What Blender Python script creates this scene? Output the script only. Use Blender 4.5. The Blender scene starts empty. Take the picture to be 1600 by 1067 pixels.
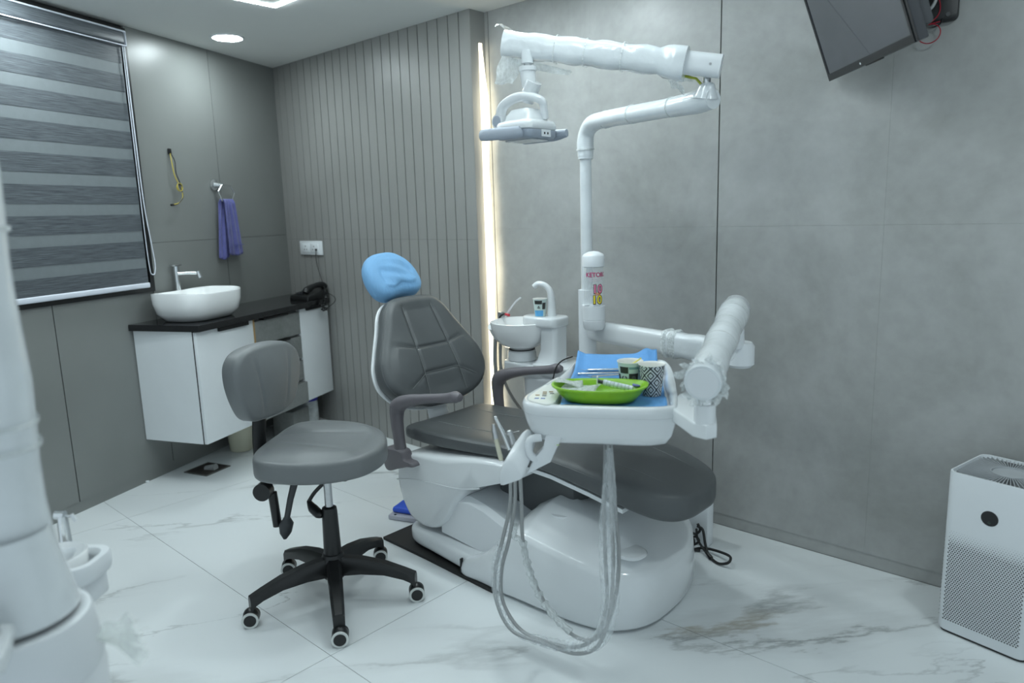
import bpy, bmesh, math, random
from mathutils import Vector, Matrix

random.seed(7)
PI = math.pi
scene = bpy.context.scene
C = scene.collection

# ------------------------------------------------------------------ camera
CAM_H = 1.3
F_PX = 1122.2
pitch, roll, yaw = math.radians(10.135), math.radians(-1.749), math.radians(42.546)
fw0 = Vector((0, math.cos(pitch), -math.sin(pitch)))
ri0 = Vector((1, 0, 0))
up0 = ri0.cross(fw0)
r1 = math.cos(roll) * ri0 + math.sin(roll) * up0
u1 = -math.sin(roll) * ri0 + math.cos(roll) * up0
Rz = Matrix.Rotation(yaw, 3, 'Z')
CF, CR, CU = Rz @ fw0, Rz @ r1, Rz @ u1
cam_data = bpy.data.cameras.new('camera')
cam = bpy.data.objects.new('camera', cam_data)
C.objects.link(cam)
mw = Matrix.Identity(4)
for i in range(3):
    mw[i][0] = CR[i]; mw[i][1] = CU[i]; mw[i][2] = -CF[i]
mw[2][3] = CAM_H
cam.matrix_world = mw
cam_data.sensor_width = 36.0
cam_data.lens = F_PX * 36.0 / 1600.0
cam_data.clip_start = 0.02
cam_data.dof.use_dof = True
cam_data.dof.focus_distance = 2.65
cam_data.dof.aperture_fstop = 2.2
scene.camera = cam

# ------------------------------------------------------------------ world, exposure
world = bpy.data.worlds.new('world')
scene.world = world
world.use_nodes = True
wb = world.node_tree.nodes['Background']
wb.inputs[0].default_value = (0.72, 0.87, 0.95, 1)
wb.inputs[1].default_value = 0.30
vs = scene.view_settings
vs.view_transform = 'Standard'
vs.look = 'None'
vs.exposure = 1.42
vs.gamma = 1.0
vs.use_curve_mapping = False
scene.cycles.use_denoising = True
scene.cycles.max_bounces = 8
scene.cycles.transparent_max_bounces = 12
scene.cycles.sample_clamp_indirect = 4.0
scene.cycles.caustics_reflective = False
scene.cycles.caustics_refractive = False

LED_COL = (0.84, 0.97, 1.0)
LED_FRAME_STRENGTH = 21.0
DOWNLIGHT_STRENGTH = 46.0
GAP_STRENGTH = 2.4

# ------------------------------------------------------------------ geometry helpers
def V(*a):
    return Vector(a)

def catmull(pts, per=8, closed=False):
    pts = [Vector(p) for p in pts]
    n = len(pts)
    out = []
    rng = n if closed else n - 1
    for i in range(rng):
        if closed:
            p0, p1, p2, p3 = pts[(i - 1) % n], pts[i], pts[(i + 1) % n], pts[(i + 2) % n]
        else:
            p1, p2 = pts[i], pts[i + 1]
            p0 = pts[i - 1] if i > 0 else p1 * 2 - p2
            p3 = pts[i + 2] if i + 2 < n else p2 * 2 - p1
        for k in range(per):
            t = k / per
            t2, t3 = t * t, t * t * t
            out.append(0.5 * ((2 * p1) + (p2 - p0) * t + (2 * p0 - 5 * p1 + 4 * p2 - p3) * t2 + (3 * p1 - p0 - 3 * p2 + p3) * t3))
    if not closed:
        out.append(pts[-1])
    return out

def rrect(w, h, r, n=5, cx=0, cy=0):
    """rounded rectangle outline, counter-clockwise"""
    out = []
    for (sx, sy, a0) in ((1, 1, 0), (-1, 1, 90), (-1, -1, 180), (1, -1, 270)):
        for k in range(n + 1):
            a = math.radians(a0 + 90 * k / n)
            out.append((cx + sx * (w / 2 - r) + r * math.cos(a), cy + sy * (h / 2 - r) + r * math.sin(a)))
    return out

class M:
    """collects shapes (in world coordinates unless an xf is set) for ONE mesh object"""
    def __init__(s, xf=None):
        s.v = []; s.f = []; s.xf = xf or Matrix.Identity(4)
    def add(s, vs_, fs):
        o = len(s.v)
        s.v += [s.xf @ Vector(p) for p in vs_]
        s.f += [tuple(i + o for i in f) for f in fs]
        return s
    def box(s, x0, x1, y0, y1, z0, z1, bev=0.0, seg=2):
        if bev <= 0:
            return s.add([(x0, y0, z0), (x1, y0, z0), (x1, y1, z0), (x0, y1, z0), (x0, y0, z1), (x1, y0, z1), (x1, y1, z1), (x0, y1, z1)],
                         [(3, 2, 1, 0), (4, 5, 6, 7), (0, 1, 5, 4), (1, 2, 6, 5), (2, 3, 7, 6), (3, 0, 4, 7)])
        bm = bmesh.new()
        bmesh.ops.create_cube(bm, size=1)
        for v in bm.verts:
            v.co = Vector(((x0 + x1) / 2 + v.co.x * (x1 - x0), (y0 + y1) / 2 + v.co.y * (y1 - y0), (z0 + z1) / 2 + v.co.z * (z1 - z0)))
        bmesh.ops.bevel(bm, geom=bm.edges[:], offset=bev, segments=seg, profile=0.5, affect='EDGES')
        bm.verts.index_update()
        vs_ = [v.co.copy() for v in bm.verts]
        fs = [[v.index for v in f.verts] for f in bm.faces]
        bm.free()
        return s.add(vs_, fs)
    def loft(s, rings, cap0=True, cap1=True, closed=False):
        n = len(rings[0]); vs_ = [p for r in rings for p in r]; fs = []
        m = len(rings)
        for i in range(m if closed else m - 1):
            a, b = i * n, ((i + 1) % m) * n
            for j in range(n):
                k = (j + 1) % n
                fs.append((a + j, a + k, b + k, b + j))
        if not closed:
            if cap0: fs.append(tuple(range(n - 1, -1, -1)))
            if cap1: fs.append(tuple((m - 1) * n + j for j in range(n)))
        return s.add(vs_, fs)
    def tube(s, pts, rad, n=10, smooth=0, closed=False, cap=True, sq=(1, 1)):
        pts = [Vector(p) for p in pts]
        if smooth:
            if not isinstance(rad, (int, float)):
                m = len(rad); rr = []
                for i in range(m - 1):
                    for k in range(smooth):
                        t = k / smooth; rr.append(rad[i] * (1 - t) + rad[i + 1] * t)
                rr.append(rad[-1]); rad = rr
            pts = catmull(pts, smooth, closed)
        m = len(pts)
        if isinstance(rad, (int, float)): rad = [rad] * m
        tang = []
        for i in range(m):
            a = pts[(i - 1) % m] if (closed or i > 0) else pts[i]
            b = pts[(i + 1) % m] if (closed or i < m - 1) else pts[i]
            tang.append((b - a).normalized())
        t0 = tang[0]
        ref = Vector((0, 0, 1)) if abs(t0.z) < 0.9 else Vector((1, 0, 0))
        nrm = (ref - t0 * ref.dot(t0)).normalized()
        rings = []
        for i in range(m):
            t = tang[i]
            nrm = (nrm - t * nrm.dot(t))
            nrm = nrm.normalized() if nrm.length > 1e-6 else t.orthogonal().normalized()
            bi = t.cross(nrm)
            rings.append([pts[i] + (nrm * math.cos(2 * PI * k / n) * sq[0] + bi * math.sin(2 * PI * k / n) * sq[1]) * rad[i] for k in range(n)])
        return s.loft(rings, cap, cap, closed)
    def lathe(s, prof, cx=0, cy=0, n=32, cap0=False, cap1=False):
        rings = [[(cx + r * math.cos(2 * PI * k / n), cy + r * math.sin(2 * PI * k / n), z) for k in range(n)] for r, z in prof]
        return s.loft(rings, cap0, cap1)
    def cyl(s, a, b, r, n=20, r2=None):
        return s.tube([a, b], [r, r if r2 is None else r2], n)
    def prism(s, outline, z0, z1, bev=0.0, seg=3):
        """outline (x, y) extruded from z0 to z1, edges rounded by bev towards the centroid"""
        cx = sum(p[0] for p in outline) / len(outline); cy = sum(p[1] for p in outline) / len(outline)
        def ring(d, z):
            o = []
            for p in outline:
                dx, dy = p[0] - cx, p[1] - cy; L = math.hypot(dx, dy) or 1
                q = max(0.0, 1 - d / L); o.append((cx + dx * q, cy + dy * q, z))
            return o
        rings = []
        if bev > 0:
            for k in range(seg + 1):
                a = PI / 2 * k / seg
                rings.append(ring(bev * (1 - math.sin(a)), z0 + bev * (1 - math.cos(a))))
            for k in range(seg + 1):
                a = PI / 2 * k / seg
                rings.append(ring(bev * (1 - math.cos(a)), z1 - bev * (1 - math.sin(a))))
        else:
            rings = [ring(0, z0), ring(0, z1)]
        return s.loft(rings)
    def pillow(s, outline, z0, z1, r, per=4, inner=14, dome=0.0, hf=None, bottom_flat=True):
        """cushion: smooth outline, rounded edge of radius r, domed top with a height field"""
        pts = [Vector((p[0], p[1], 0)) for p in outline]
        pts = catmull(pts, per, True)
        cx = sum(p.x for p in pts) / len(pts); cy = sum(p.y for p in pts) / len(pts)
        def ring(d, z, sc=None):
            o = []
            for p in pts:
                dx, dy = p.x - cx, p.y - cy; L = math.hypot(dx, dy) or 1
                q = max(0.0, 1 - d / L) * (1 if sc is None else sc)
                x, y = cx + dx * q, cy + dy * q
                o.append([x, y, z])
            return o
        rb = min(r, 0.35 * (z1 - z0))
        rings = []
        for k in range(4):
            a = PI / 2 * k / 3
            rings.append(ring(rb * (1 - math.sin(a)), z0 + rb * (1 - math.cos(a))))
        rt = min(r, 0.6 * (z1 - z0))
        for k in range(6):
            a = PI / 2 * k / 5
            rings.append(ring(rt * (1 - math.cos(a)), z1 - rt * (1 - math.sin(a))))
        for k in range(1, inner):
            q = 1 - k / inner
            rg = ring(rt, z1, q)
            for p in rg:
                p[2] += dome * (1 - q * q) + (hf(p[0], p[1]) * min(1, (1 - q) * 6) if hf else 0)
            rings.append(rg)
        s.loft(rings, True, False)
        o = len(s.v); n = len(pts)
        s.v.append(s.xf @ Vector((cx, cy, z1 + dome + (hf(cx, cy) if hf else 0))))
        for j in range(n):
            s.f.append((o - n + j, o - n + (j + 1) % n, o))
        return s
    def sphere(s, c, r, nu=16, nv=10, sc=(1, 1, 1)):
        rings = []
        for i in range(nv + 1):
            a = -PI / 2 + PI * i / nv
            rr = max(1e-4, math.cos(a)) * r
            rings.append([(c[0] + rr * math.cos(2 * PI * k / nu) * sc[0], c[1] + rr * math.sin(2 * PI * k / nu) * sc[1], c[2] + r * math.sin(a) * sc[2]) for k in range(nu)])
        return s.loft(rings)
    def build(s, name, mat, parent=None, angle=40, at=None, sol=0.0):
        root = parent
        while root is not None and root.parent is not None:
            root = root.parent
        if root is not None:
            inv = root['_m'] if False else ROOTS[root.name].inverted()
        elif at is not None:
            inv = Matrix.Translation(at).inverted()
        else:
            inv = Matrix.Identity(4)
        me = bpy.data.meshes.new(name)
        me.from_pydata([inv @ p for p in s.v], [], s.f)
        bm = bmesh.new(); bm.from_mesh(me)
        bmesh.ops.remove_doubles(bm, verts=bm.verts, dist=1e-6)
        bmesh.ops.recalc_face_normals(bm, faces=bm.faces)
        bm.to_mesh(me); bm.free()
        me.polygons.foreach_set('use_smooth', [True] * len(me.polygons))
        me.set_sharp_from_angle(angle=math.radians(angle))
        me.materials.append(mat)
        ob = bpy.data.objects.new(name, me)
        C.objects.link(ob)
        if parent is not None:
            ob.parent = parent
        elif at is not None:
            ob.location = at
            ROOTS[ob.name] = Matrix.Translation(at)
        else:
            ROOTS[ob.name] = Matrix.Identity(4)
        if sol:
            md = ob.modifiers.new('thickness', 'SOLIDIFY'); md.thickness = sol; md.offset = 0
        return ob

ROOTS = {}
def tag(o, label=None, cat=None, group=None, kind=None):
    if label: o['label'] = label
    if cat: o['category'] = cat
    if group: o['group'] = group
    if kind: o['kind'] = kind
    return o

def thing(name, loc, label, cat, group=None, rotz=0.0):
    o = bpy.data.objects.new(name, None)
    C.objects.link(o)
    o.empty_display_size = 0.1
    o.location = loc; o.rotation_euler = (0, 0, rotz)
    ROOTS[o.name] = Matrix.Translation(loc) @ Matrix.Rotation(rotz, 4, 'Z')
    return tag(o, label, cat, group)

def text_shape(body, size, off=0.0, extrude=0.0, spacing=1.0):
    """flat lettering as (verts, faces), baseline at y=0, centred in x"""
    cu = bpy.data.curves.new('letters', 'FONT')
    cu.body = body; cu.size = size; cu.offset = off; cu.extrude = extrude
    cu.align_x = 'CENTER'; cu.resolution_u = 4; cu.space_character = spacing
    ob = bpy.data.objects.new('letters', cu)
    C.objects.link(ob)
    bpy.context.view_layer.update()
    dg = bpy.context.evaluated_depsgraph_get()
    me = bpy.data.meshes.new_from_object(ob.evaluated_get(dg))
    bm = bmesh.new(); bm.from_mesh(me)
    bmesh.ops.triangulate(bm, faces=bm.faces)
    for _ in range(2):
        lng = [e for e in bm.edges if e.calc_length() > size * 0.25]
        if lng: bmesh.ops.subdivide_edges(bm, edges=lng, cuts=1, use_grid_fill=False)
    bmesh.ops.triangulate(bm, faces=bm.faces)
    bm.verts.index_update()
    vs_ = [v.co.copy() for v in bm.verts]; fs = [[v.index for v in f.verts] for f in bm.faces]
    bm.free()
    bpy.data.objects.remove(ob); bpy.data.curves.remove(cu); bpy.data.meshes.remove(me)
    return vs_, fs

# ------------------------------------------------------------------ materials
MATS = {}
def new_mat(name):
    m = bpy.data.materials.new(name); m.use_nodes = True
    nt = m.node_tree
    return m, nt, nt.nodes['Principled BSDF']

def lnk(nt, a, b):
    nt.links.new(a, b)

def plain(name, col, rough=0.4, metal=0.0, var=0.06, scale=6.0, bump=0.0, bscale=60.0, coat=0.0, spec=0.5, sheen=0.0, stretch=(1, 1, 1)):
    m, nt, b = new_mat(name)
    tc = nt.nodes.new('ShaderNodeTexCoord')
    mp = nt.nodes.new('ShaderNodeMapping'); mp.inputs['Scale'].default_value = stretch
    nz = nt.nodes.new('ShaderNodeTexNoise'); nz.inputs['Scale'].default_value = scale; nz.inputs['Detail'].default_value = 5
    rp = nt.nodes.new('ShaderNodeValToRGB')
    rp.color_ramp.elements[0].position = 0.3; rp.color_ramp.elements[1].position = 0.7
    rp.color_ramp.elements[0].color = tuple(c * (1 - var) for c in col) + (1,)
    rp.color_ramp.elements[1].color = tuple(min(1, c * (1 + var)) for c in col) + (1,)
    lnk(nt, tc.outputs['Object'], mp.inputs[0]); lnk(nt, mp.outputs[0], nz.inputs['Vector'])
    lnk(nt, nz.outputs['Fac'], rp.inputs[0]); lnk(nt, rp.outputs[0], b.inputs['Base Color'])
    b.inputs['Roughness'].default_value = rough; b.inputs['Metallic'].default_value = metal
    b.inputs['Coat Weight'].default_value = coat; b.inputs['Specular IOR Level'].default_value = spec
    b.inputs['Sheen Weight'].default_value = sheen
    if bump:
        n2 = nt.nodes.new('ShaderNodeTexNoise'); n2.inputs['Scale'].default_value = bscale; n2.inputs['Detail'].default_value = 3
        bp = nt.nodes.new('ShaderNodeBump'); bp.inputs['Strength'].default_value = bump; bp.inputs['Distance'].default_value = 0.01
        lnk(nt, mp.outputs[0], n2.inputs['Vector']); lnk(nt, n2.outputs['Fac'], bp.inputs['Height']); lnk(nt, bp.outputs[0], b.inputs['Normal'])
    MATS[name] = m
    return m

def emit(name, col, strength):
    m = bpy.data.materials.new(name); m.use_nodes = True
    nt = m.node_tree; nt.nodes.clear()
    e = nt.nodes.new('ShaderNodeEmission'); o = nt.nodes.new('ShaderNodeOutputMaterial')
    e.inputs[0].default_value = tuple(col) + (1,); e.inputs[1].default_value = strength
    lnk(nt, e.outputs[0], o.inputs[0])
    return m

def film(name, col=(0.85, 0.9, 0.92), alpha=0.35, rough=0.15):
    m, nt, b = new_mat(name)
    b.inputs['Base Color'].default_value = col + (1,); b.inputs['Roughness'].default_value = rough
    nz = nt.nodes.new('ShaderNodeTexNoise'); nz.inputs['Scale'].default_value = 14; nz.inputs['Detail'].default_value = 2
    mr = nt.nodes.new('ShaderNodeMapRange'); mr.inputs[1].default_value = 0.3; mr.inputs[2].default_value = 0.7
    mr.inputs[3].default_value = alpha * 0.75; mr.inputs[4].default_value = min(1, alpha * 1.3)
    bp = nt.nodes.new('ShaderNodeBump'); bp.inputs['Strength'].default_value = 0.5; bp.inputs['Distance'].default_value = 0.01
    lnk(nt, nz.outputs['Fac'], mr.inputs[0]); lnk(nt, mr.outputs[0], b.inputs['Alpha'])
    lnk(nt, nz.outputs['Fac'], bp.inputs['Height']); lnk(nt, bp.outputs[0], b.inputs['Normal'])
    return m

def concrete(name, dark, light, scale, rough, stretch=(1, 1, 1), bump=0.02):
    m, nt, b = new_mat(name)
    tc = nt.nodes.new('ShaderNodeTexCoord'); mp = nt.nodes.new('ShaderNodeMapping'); mp.inputs['Scale'].default_value = stretch
    n1 = nt.nodes.new('ShaderNodeTexNoise'); n1.inputs['Scale'].default_value = scale; n1.inputs['Detail'].default_value = 8; n1.inputs['Roughness'].default_value = 0.62
    n1.inputs['Distortion'].default_value = 0.8
    n2 = nt.nodes.new('ShaderNodeTexNoise'); n2.inputs['Scale'].default_value = scale * 14; n2.inputs['Detail'].default_value = 6
    mx = nt.nodes.new('ShaderNodeMix'); mx.data_type = 'FLOAT'; mx.inputs[0].default_value = 0.25
    rp = nt.nodes.new('ShaderNodeValToRGB')
    rp.color_ramp.elements[0].position = 0.32; rp.color_ramp.elements[1].position = 0.68
    rp.color_ramp.elements[0].color = dark + (1,); rp.color_ramp.elements[1].color = light + (1,)
    lnk(nt, tc.outputs['Object'], mp.inputs[0])
    lnk(nt, mp.outputs[0], n1.inputs['Vector']); lnk(nt, mp.outputs[0], n2.inputs['Vector'])
    lnk(nt, n1.outputs['Fac'], mx.inputs[2]); lnk(nt, n2.outputs['Fac'], mx.inputs[3]); lnk(nt, mx.outputs[0], rp.inputs[0])
    lnk(nt, rp.outputs[0], b.inputs['Base Color'])
    b.inputs['Roughness'].default_value = rough
    if bump:
        bp = nt.nodes.new('ShaderNodeBump'); bp.inputs['Strength'].default_value = bump; bp.inputs['Distance'].default_value = 0.01
        lnk(nt, n2.outputs['Fac'], bp.inputs['Height']); lnk(nt, bp.outputs[0], b.inputs['Normal'])
    return m

def marble(name):
    m, nt, b = new_mat(name)
    N = nt.nodes.new
    tc = N('ShaderNodeTexCoord')
    mr0 = N('ShaderNodeMapping'); mr0.inputs['Rotation'].default_value = (0, 0, math.radians(-50))
    mp = N('ShaderNodeMapping'); mp.inputs['Scale'].default_value = (0.50, 1.75, 1); mp.inputs['Location'].default_value = (0.35, 0.6, 0)
    lnk(nt, tc.outputs['Object'], mr0.inputs[0]); lnk(nt, mr0.outputs[0], mp.inputs[0])
    wz = N('ShaderNodeTexNoise'); wz.inputs['Scale'].default_value = 2.2; wz.inputs['Detail'].default_value = 7; wz.inputs['Roughness'].default_value = 0.62
    lnk(nt, mp.outputs[0], wz.inputs['Vector'])
    sub = N('ShaderNodeVectorMath'); sub.operation = 'SUBTRACT'; sub.inputs[1].default_value = (0.5, 0.5, 0.5)
    sc = N('ShaderNodeVectorMath'); sc.operation = 'SCALE'; sc.inputs['Scale'].default_value = 0.62
    ad = N('ShaderNodeVectorMath'); ad.operation = 'ADD'
    lnk(nt, wz.outputs['Color'], sub.inputs[0]); lnk(nt, sub.outputs[0], sc.inputs[0]); lnk(nt, sc.outputs[0], ad.inputs[0]); lnk(nt, mp.outputs[0], ad.inputs[1])
    def vein(scale, w, seedz):
        off = N('ShaderNodeVectorMath'); off.operation = 'ADD'; off.inputs[1].default_value = (seedz * 3.1, seedz * 1.7, seedz)
        lnk(nt, ad.outputs[0], off.inputs[0])
        n = N('ShaderNodeTexNoise'); n.inputs['Scale'].default_value = scale; n.inputs['Detail'].default_value = 1.5
        lnk(nt, off.outputs[0], n.inputs['Vector'])
        a = N('ShaderNodeMath'); a.operation = 'SUBTRACT'; a.inputs[1].default_value = 0.5
        c = N('ShaderNodeMath'); c.operation = 'ABSOLUTE'
        r = N('ShaderNodeMapRange'); r.inputs[1].default_value = 0; r.inputs[2].default_value = w; r.inputs[3].default_value = 1; r.inputs[4].default_value = 0
        lnk(nt, n.outputs['Fac'], a.inputs[0]); lnk(nt, a.outputs[0], c.inputs[0]); lnk(nt, c.outputs[0], r.inputs[0])
        mk = N('ShaderNodeTexNoise'); mk.inputs['Scale'].default_value = 1.3; mk.inputs['Detail'].default_value = 2
        of2 = N('ShaderNodeVectorMath'); of2.operation = 'ADD'; of2.inputs[1].default_value = (9.7 * seedz, 4.1, 0)
        lnk(nt, mp.outputs[0], of2.inputs[0]); lnk(nt, of2.outputs[0], mk.inputs['Vector'])
        r2 = N('ShaderNodeMapRange'); r2.inputs[1].default_value = 0.50; r2.inputs[2].default_value = 0.66
        lnk(nt, mk.outputs['Fac'], r2.inputs[0])
        mu = N('ShaderNodeMath'); mu.operation = 'MULTIPLY'
        lnk(nt, r.outputs[0], mu.inputs[0]); lnk(nt, r2.outputs[0], mu.inputs[1])
        return mu.outputs[0], mk.outputs['Fac']
    v1, m1 = vein(1.0, 0.012, 1.0)
    v2, m2 = vein(1.6, 0.011, 2.3)
    v3, m3 = vein(1.0, 0.055, 1.0)
    def mixc(fac, c1, col, k):
        mx = N('ShaderNodeMix'); mx.data_type = 'RGBA'
        mu = N('ShaderNodeMath'); mu.operation = 'MULTIPLY'; mu.inputs[1].default_value = k
        lnk(nt, fac, mu.inputs[0]); lnk(nt, mu.outputs[0], mx.inputs[0])
        if isinstance(c1, tuple): mx.inputs[6].default_value = c1
        else: lnk(nt, c1, mx.inputs[6])
        if isinstance(col, tuple): mx.inputs[7].default_value = col
        else: lnk(nt, col, mx.inputs[7])
        return mx.outputs[2]
    warm = N('ShaderNodeValToRGB')
    warm.color_ramp.elements[0].position = 0.66; warm.color_ramp.elements[0].color = (0.17, 0.18, 0.18, 1)
    warm.color_ramp.elements[1].position = 0.76; warm.color_ramp.elements[1].color = (0.36, 0.29, 0.18, 1)
    lnk(nt, m1, warm.inputs[0])
    c = mixc(v3, (0.74, 0.77, 0.78, 1), (0.42, 0.43, 0.43, 1), 0.42)
    c = mixc(v2, c, (0.26, 0.27, 0.27, 1), 0.6)
    c = mixc(v1, c, warm.outputs[0], 0.62)
    lnk(nt, c, b.inputs['Base Color'])
    b.inputs['Roughness'].default_value = 0.16
    b.inputs['Specular IOR Level'].default_value = 0.5
    return m

def streaky(name, dark, light, rough=0.6):
    m, nt, b = new_mat(name)
    tc = nt.nodes.new('ShaderNodeTexCoord'); mp = nt.nodes.new('ShaderNodeMapping')
    mp.inputs['Rotation'].default_value = (0, 0, -WALL_ROT); mp.inputs['Scale'].default_value = (9, 9, 330)
    nz = nt.nodes.new('ShaderNodeTexNoise'); nz.inputs['Scale'].default_value = 1.0; nz.inputs['Detail'].default_value = 6; nz.inputs['Roughness'].default_value = 0.7
    rp = nt.nodes.new('ShaderNodeValToRGB'); rp.color_ramp.elements[0].position = 0.35; rp.color_ramp.elements[1].position = 0.68
    rp.color_ramp.elements[0].color = dark + (1,); rp.color_ramp.elements[1].color = light + (1,)
    lnk(nt, tc.outputs['Object'], mp.inputs[0]); lnk(nt, mp.outputs[0], nz.inputs['Vector']); lnk(nt, nz.outputs['Fac'], rp.inputs[0]); lnk(nt, rp.outputs[0], b.inputs['Base Color'])
    b.inputs['Roughness'].default_value = rough
    return m

# left wall frame: s along the wall (away from the camera), o into the room
LD = Vector((-math.sin(math.radians(23.74)), math.cos(math.radians(23.74)), 0))
LN = Vector((LD.y, -LD.x, 0))
LA = Vector((-3.608, 0.96, 0))
WALL_ROT = math.atan2(LD.y, LD.x)
LXF = Matrix(((LD.x, LN.x, 0, LA.x), (LD.y, LN.y, 0, LA.y), (0, 0, 1, 0), (0, 0, 0, 1)))   # (s, o, z) -> world
def LW(s, o, z):
    return LXF @ Vector((s, o, z))

tile_mat = concrete('grey_wall_tile', (0.275, 0.28, 0.268), (0.405, 0.41, 0.405), 1.7, 0.36)
slat_mat = plain('grey_slat_laminate', (0.25, 0.25, 0.24), 0.36, var=0.05, scale=3, bump=0.05, bscale=400)
panel_mat = plain('grey_panel_laminate', (0.192, 0.20, 0.194), 0.33, var=0.06, scale=2, bump=0.05, bscale=500)
joint_mat = plain('dark_joint', (0.012, 0.012, 0.013), 0.7)
backing_mat = plain('wall_backing', (0.10, 0.10, 0.10), 0.8)
ceil_mat = plain('ceiling_paint', (0.74, 0.75, 0.73), 0.75, var=0.02, scale=2)
marble_mat = marble('white_marble_tile')
grout_mat = plain('floor_grout', (0.24, 0.24, 0.235), 0.9)
white_gloss = plain('white_gloss_plastic', (0.70, 0.725, 0.74), 0.16, var=0.02, coat=0.3)
white_satin = plain('white_satin_plastic', (0.71, 0.735, 0.755), 0.34, var=0.02)
white_lam = plain('white_laminate', (0.74, 0.77, 0.79), 0.38, var=0.02)
ceramic = plain('white_ceramic', (0.86, 0.87, 0.87), 0.08, var=0.01, coat=0.5)
leather = plain('grey_leatherette', (0.082, 0.089, 0.092), 0.40, var=0.06, scale=8, bump=0.10, bscale=700)
stool_leather = plain('mid_grey_leatherette', (0.150, 0.160, 0.165), 0.42, var=0.06, scale=8, bump=0.10, bscale=700)
seam_mat = plain('pale_stitching', (0.17, 0.18, 0.182), 0.6)
arm_mat = plain('mauve_grey_plastic', (0.135, 0.125, 0.138), 0.45, var=0.03)
black_pl = plain('black_plastic', (0.006, 0.0065, 0.007), 0.36, var=0.1)
black_rub = plain('black_rubber', (0.012, 0.012, 0.012), 0.6)
dark_grey = plain('dark_grey_plastic', (0.035, 0.038, 0.042), 0.4)
black_stone = plain('black_granite', (0.008, 0.008, 0.009), 0.10, var=0.3, scale=160, coat=0.3)
chrome = plain('chrome', (0.75, 0.77, 0.78), 0.12, metal=1.0, var=0.02)
steel = plain('brushed_steel', (0.55, 0.56, 0.57), 0.28, metal=1.0, var=0.06, scale=60)
sheer_mat = plain('sheer_blind_fabric', (0.155, 0.175, 0.185), 0.45, var=0.04, scale=30)
opaque_mat = streaky('opaque_blind_fabric', (0.035, 0.042, 0.050), (0.135, 0.15, 0.165), 0.38)
white_rail = plain('white_blind_rail', (0.62, 0.65, 0.72), 0.4)
beige_core = plain('particle_board_core', (0.42, 0.27, 0.12), 0.7)
concrete_front = concrete('concrete_look_laminate', (0.16, 0.17, 0.165), (0.27, 0.28, 0.275), 5, 0.5)
purple = plain('purple_terry', (0.085, 0.09, 0.27), 0.9, var=0.18, scale=30, bump=0.5, bscale=500, sheen=0.3)
blue_drape = plain('blue_drape', (0.125, 0.34, 0.68), 0.75, var=0.05, scale=10, bump=0.15, bscale=250)
blue_cover = plain('blue_nonwoven_cover', (0.165, 0.36, 0.60), 0.7, var=0.06, scale=14, bump=0.25, bscale=160, stretch=(1, 1, 0.25))
lime = plain('lime_green_plastic', (0.24, 0.50, 0.02), 0.3, var=0.03)
cream = plain('cream_plastic', (0.56, 0.55, 0.43), 0.5, var=0.03)
hose_grey = plain('grey_hose', (0.30, 0.31, 0.31), 0.35, var=0.05)
lamp_grey = plain('blue_grey_plastic', (0.33, 0.37, 0.43), 0.4, var=0.02)
film_mat = film('clear_plastic_film', alpha=0.28)
film_dense = film('wrinkled_plastic_film', (0.80, 0.84, 0.84), alpha=0.62)
wrap_mat = plain('white_arm_in_film', (0.69, 0.725, 0.745), 0.18, var=0.05, scale=14, bump=0.25, bscale=22, coat=0.4)
clear_mat = film('clear_acrylic', (0.85, 0.9, 0.92), alpha=0.22, rough=0.05)

# ================================================================== THE SETTING
CEIL = 2.245
YB = 2.63       # tiled wall face
YS = 2.53       # slatted wall face
XE = 1.6        # how far the built part of the room goes to the right
Y0 = -0.9       # and towards the photographer
XL_CORNER = LW(1.72, 0, 0).x

def clip_left(poly):
    """keep the part of a floor polygon on the room side of the left wall"""
    out = []
    n = len(poly)
    def d(p): return (Vector((p[0], p[1], 0)) - LA).dot(LN) + 0.005
    for i in range(n):
        a, b = poly[i], poly[(i + 1) % n]
        da, db = d(a), d(b)
        if da >= 0: out.append(a)
        if (da >= 0) != (db >= 0):
            t = da / (da - db); out.append((a[0] + (b[0] - a[0]) * t, a[1] + (b[1] - a[1]) * t))
    return out

def slab(poly, z0, z1, m=None):
    m = m or M()
    n = len(poly)
    return m.add([(p[0], p[1], z0) for p in poly] + [(p[0], p[1], z1) for p in poly],
                 [tuple(range(n - 1, -1, -1)), tuple(range(n, 2 * n))] + [(i, (i + 1) % n, n + (i + 1) % n, n + i) for i in range(n)])

floor_poly = clip_left([(-4.6, Y0), (XE, Y0), (XE, YB + 0.11), (-4.6, YB + 0.11)])
floor = tag(slab(floor_poly, -0.06, -0.0015).build('floor', grout_mat), 'glossy white marble-look tiled floor with grey and ochre veins', kind='structure')
xj = [-4.96, -3.36, -1.76, -0.16, 1.44, 3.04]
yj = [-1.336, -0.536, 0.264, 1.064, 1.864, 2.664]
for i in range(5):
    for j in range(5):
        g = 0.0010
        p = clip_left([(max(-4.6, xj[i] + g), max(Y0, yj[j] + g)), (min(XE, xj[i + 1] - g), max(Y0, yj[j] + g)),
                       (min(XE, xj[i + 1] - g), min(YB, yj[j + 1] - g)), (max(-4.6, xj[i] + g), min(YB, yj[j + 1] - g))])
        if len(p) >= 3 and min(XE, xj[i + 1]) > xj[i]:
            slab(p, -0.008, 0.0).build('tile', marble_mat, floor)

# ceiling
ceil_poly = [(-4.7, Y0), (XE, Y0), (XE, YB + 0.1), (-4.7, YB + 0.1)]
ceiling = tag(slab(ceil_poly, CEIL, CEIL + 0.1).build('ceiling', ceil_mat), 'plain pale grey-white painted false ceiling', kind='structure')

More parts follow.
